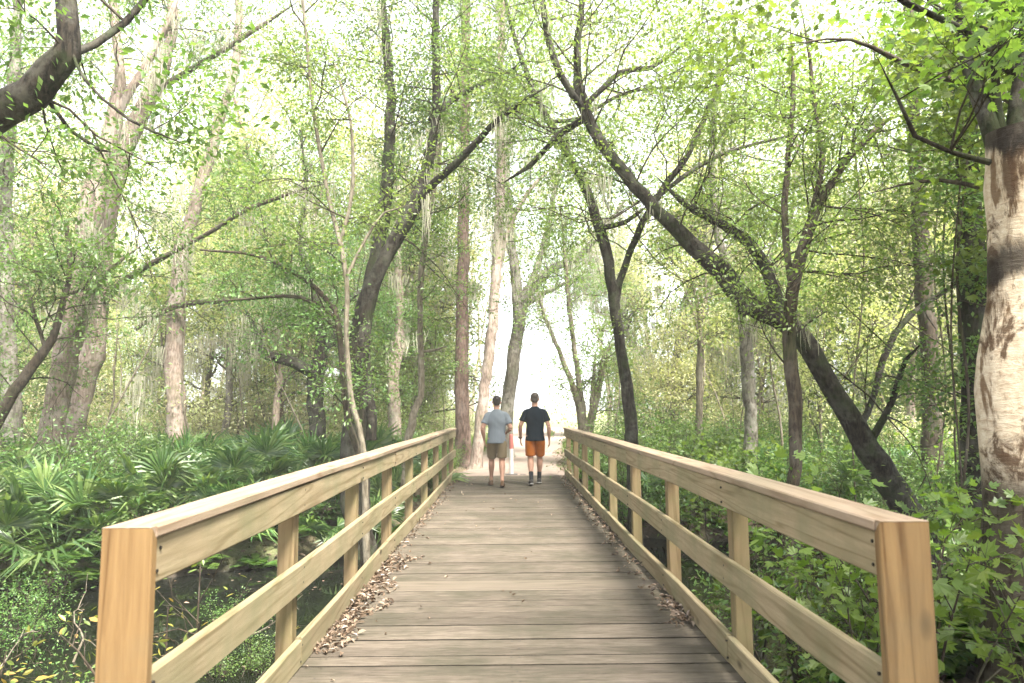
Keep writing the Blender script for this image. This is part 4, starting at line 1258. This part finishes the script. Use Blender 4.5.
g = Geo()                                   # dry leaves on the deck
def drift(n, side, y0, y1, w, h):
    yv = r.uniform(y0, y1, n); f = r.random(n) ** 1.7
    lump = .35 + .65 * np.abs(np.sin(yv * 2.1 + side) * np.sin(yv * 5.3 + 1))
    x = side * (1.215 - f * w * lump)
    z = .012 + h * r.random(n) * (1 - f) * lump
    P = np.stack([x, yv, z], -1)
    D = r.normal(0, 1, P.shape); D[:, 2] *= .3; Nn = r.normal(0, .4, P.shape); Nn[:, 2] += 1
    T = (LEAF_OVAL[0] * np.array([1, 1, 3.5]), LEAF_OVAL[1])
    put_leaves(g, P, r.uniform(.025, .065, n), D, Nn, T)
drift(850, -1, 4.4, 7.2, .34, .03); drift(260, -1, 7.0, 15.8, .22, .03); drift(120, 1, 4.9, 5.5, .2, .05)
drift(420, 1, 7.5, 15.8, .26, .03); drift(90, -1, 3, 16, 2.3, .0); drift(70, 1, 5.2, 7.5, .3, .01)
tag(g.obj('fallen_leaves', M['litter']), 'dry pinkish brown leaves drifted along the kerb boards', kind='stuff')
# ------------------------------------------------------------------ people
M['skin'] = plain('skin', (.33, .18, .12), .55, .05, 30, .35)
M['hair'] = plain('dark_hair', (.018, .013, .010), .6, .4, 80, .3)
M['hair_short'] = plain('short_brown_hair', (.035, .024, .017), .6, .4, 80, .3)
M['shirt_grey'] = plain('heather_grey_cotton', (.135, .152, .17), .9, .14, 140, .1)
M['shirt_navy'] = plain('dark_navy_cotton', (.0045, .009, .014), .9, .2, 90, .1)
M['shorts_khaki'] = plain('khaki_cotton', (.15, .115, .07), .9, .12, 90, .1)
M['shorts_orange'] = plain('orange_cotton', (.30, .085, .012), .9, .15, 60, .1)
M['sock_black'] = plain('black_sock', (.015, .016, .018), .9, .2, 60, .1)
M['shoe_dark'] = plain('dark_shoe', (.03, .025, .022), .6, .2, 40, .3)
M['sole_pale'] = plain('pale_sole', (.3, .29, .27), .7, .1, 40, .2)
M['sandal'] = plain('brown_sandal', (.10, .06, .035), .7, .2, 40, .2)
M['eye'] = plain('eye', (.05, .04, .035), .2, .1, 40, .5)


def ell(g, pts, rx, ry, ref=(1, 0, 0), sides=18):
    pts = np.asarray(pts, float); n = len(pts)
    t = nrm(np.gradient(pts, axis=0)); ref = np.asarray(ref, float)
    u = nrm(ref[None] - t * (t @ ref)[:, None]); v = np.cross(t, u)
    a = np.linspace(0, 2 * np.pi, sides, endpoint=False)
    P = pts[:, None] + np.asarray(rx)[:, None, None] * np.cos(a)[None, :, None] * u[:, None] + np.asarray(ry)[:, None, None] * np.sin(a)[None, :, None] * v[:, None]
    i = np.arange(n - 1)[:, None] * sides; j = np.arange(sides)[None, :]; j2 = (j + 1) % sides
    b = g.n
    g.add(P.reshape(-1, 3), np.stack([i + j, i + j2, i + sides + j2, i + sides + j], -1).reshape(-1, 4))
    for ring, rev in ((0, True), (n - 1, False)):
        f = np.arange(sides) + ring * sides + b
        g.L.append((f[::-1] if rev else f).astype(np.int32)); g.T.append(np.array([sides], dtype=np.int32)); g.M.append(np.array([0], dtype=np.int32))


def spline(rows, step=.03):
    return smooth_line(np.array(rows, float), step)


def limb(g, rows, ref=(1, 0, 0)):
    """rows: x, y, z, rx, ry"""
    L = spline(rows)
    ell(g, L[:, :3], np.maximum(L[:, 3], .003), np.maximum(L[:, 4], .003), ref)


def ball(g, c, r3, n=12):
    s = np.linspace(.04, np.pi - .04, n)
    pts = np.array([[c[0], c[1], c[2] - r3[2] * math.cos(a)] for a in s])
    ell(g, pts, r3[0] * np.sin(s), r3[1] * np.sin(s))


def weld(g, name, mat, parent, voxel, it=3, wrinkle=0.0, seed=0):
    """the overlapping shapes become one closed, softly smoothed surface"""
    me = g.mesh('raw', mat)
    tmp = bpy.data.objects.new('raw', me); COL.objects.link(tmp)
    mod = tmp.modifiers.new('remesh', 'REMESH'); mod.mode = 'VOXEL'; mod.voxel_size = voxel
    sm = tmp.modifiers.new('smooth', 'SMOOTH'); sm.iterations = it; sm.factor = .5
    dg = bpy.context.evaluated_depsgraph_get()
    out = bpy.data.meshes.new_from_object(tmp.evaluated_get(dg))
    bpy.data.objects.remove(tmp)
    if wrinkle:
        co = np.zeros(len(out.vertices) * 3, dtype=np.float32); out.vertices.foreach_get('co', co); co = co.reshape(-1, 3)
        no = np.zeros_like(co).ravel(); out.vertices.foreach_get('normal', no); no = no.reshape(-1, 3)
        q = np.random.default_rng(seed); w = np.zeros(len(co))
        for _ in range(7):
            kv = q.normal(0, 1, 3) * np.array([14, 10, 22]); w += np.sin(co @ kv + q.uniform(0, 6) + 2 * np.sin(co @ (kv[::-1] * .4)))
        co += no * (wrinkle * w[:, None] / 3)
        out.vertices.foreach_set('co', co.ravel())
    out.polygons.foreach_set('use_smooth', np.ones(len(out.polygons), dtype=bool))
    out.materials.clear(); out.materials.append(mat)
    out.name = name
    o = bpy.data.objects.new(name, out); COL.objects.link(o); o.parent = parent
    return o


def person(label, loc, rz, look, hair, shirt, shorts, legs, arms, footwear, height=1.76):
    """local frame: walks along +y, x to its right, z up.  legs / arms: joint points for left, right"""
    root = tag(empty('person', loc, rz), label, 'person')
    k = height / 1.76
    root.scale = (k, k, k)
    g = Geo()
    limb(g, [(0, 0, .86, .135, .10), (0, 0, .95, .165, .115), (0, .005, 1.06, .145, .10), (0, .0, 1.18, .155, .105), (0, -.01, 1.31, .175, .115), (0, -.015, 1.40, .145, .09), (0, -.01, 1.45, .085, .068), (0, 0, 1.49, .058, .058)])
    limb(g, [(0, -.005, 1.46, .062, .062), (0, .005, 1.53, .060, .060), (0, .015, 1.58, .062, .062)])
    hx, hy = look
    ball(g, (hx * .02, .02, 1.665), (.082, .098, .108), 16)
    ball(g, (hx * .05, .055, 1.60), (.055, .06, .062), 12)
    nose = Vector((hx * .1, .118, 1.635)); ball(g, nose, (.014, .022, .022), 8)
    for s in (-1, 1):
        ball(g, (s * .084 + hx * .02, .012, 1.645), (.010, .022, .032), 8)
        # shoulder, arm, hand
        sh, el, wr = arms[0 if s < 0 else 1]
        sh, el, wr = map(np.array, (sh, el, wr))
        limb(g, [(s * .06, -.01, 1.41, .048, .05), (*sh, .055, .056), (*(sh * .5 + el * .5), .047, .05), (*el, .038, .04)], (0, 1, .3))
        limb(g, [(*el, .038, .04), (*(el * .65 + wr * .35), .041, .04), (*(el * .25 + wr * .75), .030, .027), (*wr, .026, .021)], (0, 1, .3))
        fd = nrm(wr - el); ac = nrm(np.cross(fd, [1, 0, .0])); ins = nrm(np.cross(ac, fd))
        pc = wr + fd * .05
        limb(g, [(*wr, .026, .020), (*(wr + fd * .045), .040, .017), (*(wr + fd * .09), .040, .014)], ac)
        for fi, ln_ in enumerate((.066, .076, .071, .054)):
            b = wr + fd * .088 + ac * (.030 - .020 * fi)
            c1 = b + fd * ln_ * .45 - ins * s * .004; c2 = c1 + fd * ln_ * .33 - ins * s * .016; c3 = c2 + fd * ln_ * .18 - ins * s * .02
            tube(g, [b - fd * .015, b, c1, c2, c3], [.009, .009, .0085, .0078, .006], 8, cap=True)
        tb = wr + fd * .03 + ac * .032
        tube(g, [tb - ac * .015, tb, tb + fd * .03 + ac * .018, tb + fd * .058 + ac * .016], [.012, .0115, .0095, .007], 8, cap=True)
        # leg and foot
        hip, kn, an, toe = map(np.array, legs[0 if s < 0 else 1])
        limb(g, [(*(hip + np.array([0, 0, .05])), .09, .095), (*hip, .088, .092), (*(hip * .5 + kn * .5), .076, .08), (*kn, .056, .058)])
        limb(g, [(*kn, .056, .058), (*(kn * .72 + an * .28 + np.array([0, -.012, 0])), .060, .068), (*(kn * .3 + an * .7), .038, .042), (*an, .034, .038)])
        fdir = nrm(toe - an * np.array([1, 1, 0]) - np.array([0, 0, toe[2]]) + 0) if False else nrm(toe - (an + np.array([0, -.0, -.055])))
        heel = an + np.array([0, 0, -.045]) - fdir * .05
        limb(g, [(*heel, .030, .035), (*(an + np.array([0, 0, -.035])), .036, .042), (*(heel + fdir * .15), .042, .028), (*(heel + fdir * .24), .036, .016)])
    body = weld(g, 'body', M['skin'], root, .0065, 3)
    for s in (-1, 1):
        ge = Geo(); ball(ge, (s * .032 + hx * .06, .108, 1.672), (.011, .006, .007), 8); ge.obj('eye', M['eye'], body, smooth=True)
    ge = Geo(); ball(ge, (hx * .09, .113, 1.592), (.022, .006, .006), 8); ge.obj('mouth', plain('lip', (.36, .16, .13)), body, smooth=True)
    # hair cap
    g = Geo()
    ball(g, (hx * .02, .008, 1.690), (.086, .099, .093), 16)
    limb(g, [(hx * .02, -.062, 1.585, .046, .02), (hx * .02, -.055, 1.63, .070, .037), (hx * .02, -.03, 1.70, .076, .05)])
    weld(g, 'hair', hair, root, .009, 2, .0015, 4)
    # t-shirt
    g = Geo()
    limb(g, [(0, 0, .845, .196, .150), (0, 0, .90, .190, .147), (0, .0, 1.0, .178, .135), (0, 0, 1.12, .172, .125), (0, -.01, 1.26, .187, .13), (0, -.015, 1.35, .178, .12), (0, -.012, 1.415, .152, .108), (0, -.008, 1.462, .105, .09), (0, -.003, 1.502, .074, .076)])
    for s in (-1, 1):
        sh, el, wr = map(np.array, arms[0 if s < 0 else 1])
        mid = sh * .36 + el * .64
        limb(g, [(s * .05, -.012, 1.425, .055, .055), (*(sh + np.array([-s * .01, 0, .0])), .064, .066), (*(sh * .65 + el * .35), .063, .066), (*mid, .066, .070)], (0, 1, .3))
    weld(g, 't_shirt', shirt, root, .011, 4, .0045, 11)
    # shorts
    g = Geo()
    limb(g, [(0, 0, .86, .165, .125), (0, 0, .93, .168, .122), (0, 0, 1.0, .155, .112)])
    for s in (-1, 1):
        hip, kn, an, toe = map(np.array, legs[0 if s < 0 else 1])
        e = hip * .16 + kn * .84
        limb(g, [(*(hip + np.array([-s * .018, 0, .03])), .098, .112), (*(hip * .8 + kn * .2), .102, .113), (*(hip * .45 + kn * .55), .098, .104), (*e, .098, .102)])
    weld(g, 'shorts', shorts, root, .011, 4, .004, 12)
    # socks and shoes
    for s in (-1, 1):
        hip, kn, an, toe = map(np.array, legs[0 if s < 0 else 1])
        fdir = nrm(toe - (an + np.array([0, 0, -.055])))
        heel = an + np.array([0, 0, -.045]) - fdir * .055
        if footwear == 'sock_shoe':
            g = Geo(); q = kn * .36 + an * .64
            limb(g, [(*q, .046, .050), (*(q * .5 + an * .5), .042, .046), (*an, .040, .044), (*(an + np.array([0, 0, -.03])), .040, .044)])
            weld(g, 'sock', M['sock_black'], root, .008, 2)
        g = Geo()
        limb(g, [(*(heel - fdir * .012), .034, .040), (*(heel + fdir * .05 + np.array([0, 0, .005])), .042, .050), (*(heel + fdir * .15), .050, .036), (*(heel + fdir * .235), .044, .022), (*(heel + fdir * .258), .028, .014)])
        sh_ = weld(g, 'shoe', M['shoe_dark'] if footwear == 'sock_shoe' else M['sandal'], root, .008, 3)
        g = Geo()
        dn = nrm(np.cross(fdir, [1, 0, 0])); dn = dn if dn[2] < 0 else -dn
        o = heel + dn * .036
        limb(g, [(*(o - fdir * .02), .034, .012), (*(o + fdir * .05), .044, .014), (*(o + fdir * .16), .052, .013), (*(o + fdir * .262), .030, .011)])
        weld(g, 'sole', M['sole_pale'] if footwear == 'sock_shoe' else M['sandal'], sh_, .007, 2)
    return root


p1 = at(497, 470, 13.75)
person('man in grey t-shirt and khaki shorts walking away on the bridge', (p1[0], 13.75, .005), .06, (0, 0), M['hair'], M['shirt_grey'], M['shorts_khaki'],
       legs=[((-.095, .0, .90), (-.10, .16, .50), (-.105, .24, .105), (-.125, .42, .03)), ((.095, 0, .90), (.10, .01, .49), (.09, -.24, .125), (.10, -.06, .03))],
       arms=[((-.178, -.01, 1.39), (-.285, -.06, 1.135), (-.245, .06, .90)), ((.178, -.01, 1.39), (.275, -.05, 1.13), (.20, .17, 1.04))], footwear='sandal', height=1.74)
p2 = at(535.5, 470, 14.05)
man2 = person('man in dark navy t-shirt and orange shorts walking away on the bridge', (p2[0], 14.05, .005), -.02, (0, 0), M['hair_short'], M['shirt_navy'], M['shorts_orange'],
       legs=[((-.095, 0, .90), (-.095, .02, .49), (-.085, -.22, .12), (-.10, -.04, .03)), ((.095, .0, .90), (.09, .17, .50), (.075, .22, .10), (.08, .40, .03))],
       arms=[((-.178, -.01, 1.39), (-.29, -.03, 1.13), (-.285, .10, .885)), ((.178, -.01, 1.39), (.265, -.06, 1.125), (.275, .03, .865))], footwear='sock_shoe', height=1.80)
g = Geo()
a = np.linspace(0, 2 * np.pi, 18)
wc = np.array([-.2853, .088, .907]); fd = nrm(np.array([.005, .13, -.245])); ax1 = nrm(np.cross(fd, [1, 0, 0])); ax2 = np.cross(fd, ax1)
tube(g, wc + .031 * np.cos(a)[:, None] * ax1 + .031 * np.sin(a)[:, None] * ax2, np.full(18, .009), 8)
ball(g, wc + np.array([-.034, 0, 0]), (.010, .02, .02), 8)
g.obj('wristwatch', M['sock_black'], man2, smooth=True)

# bollard where the bridge meets the path
b = at(511.5, 474, 16.35)
bol = tag(empty('bollard', (b[0], 16.35, tzf(b[0], 16.35) + .02)), 'white post with red upper band standing on the path ahead', 'bollard')
g = Geo(); tube(g, [[0, 0, 0], [0, 0, .02], [0, 0, .021], [0, 0, .60]], [.06, .06, .047, .047], 16, cap=True); g.obj('post', plain('white_paint', (.5, .48, .46), .5, .06), bol, smooth=False)
g = Geo(); tube(g, [[0, 0, .602], [0, 0, .90], [0, 0, .93], [0, 0, .94]], [.0475, .0475, .04, .015], 16, cap=True); g.obj('red_band', plain('faded_red_paint', (.34, .12, .10), .5, .1), bol)
g = Geo(); box(g, -.14, .14, -.11, .11, 0, .03, .008); box(g, .2, .34, -.06, .03, .0, .025, .008); g.obj('base_plate', plain('dark_iron', (.05, .045, .04), .6, .2), bol)

# ------------------------------------------------------------------ air
g = Geo()
x0, x1, y0, y1, z0, z1 = -110, 110, -25, 110, -4, 34
V = [[x, y, z] for x in (x0, x1) for y in (y0, y1) for z in (z0, z1)]
g.add(V, [[0, 1, 3, 2], [4, 6, 7, 5], [0, 4, 5, 1], [2, 3, 7, 6], [0, 2, 6, 4], [1, 5, 7, 3]])
m = bpy.data.materials.new('pale_haze'); m.use_nodes = True
nt = m.node_tree; nt.nodes.remove(nt.nodes['Principled BSDF'])
pv = nt.nodes.new('ShaderNodeVolumePrincipled')
pv.inputs['Color'].default_value = (.98, .97, .90, 1)
pv.inputs['Density'].default_value = .0015
pv.inputs['Anisotropy'].default_value = 0.0
nt.links.new(pv.outputs[0], nt.nodes['Material Output'].inputs['Volume'])
tag(g.obj('haze', m), 'thin pale haze filling the air of the woods', kind='stuff')
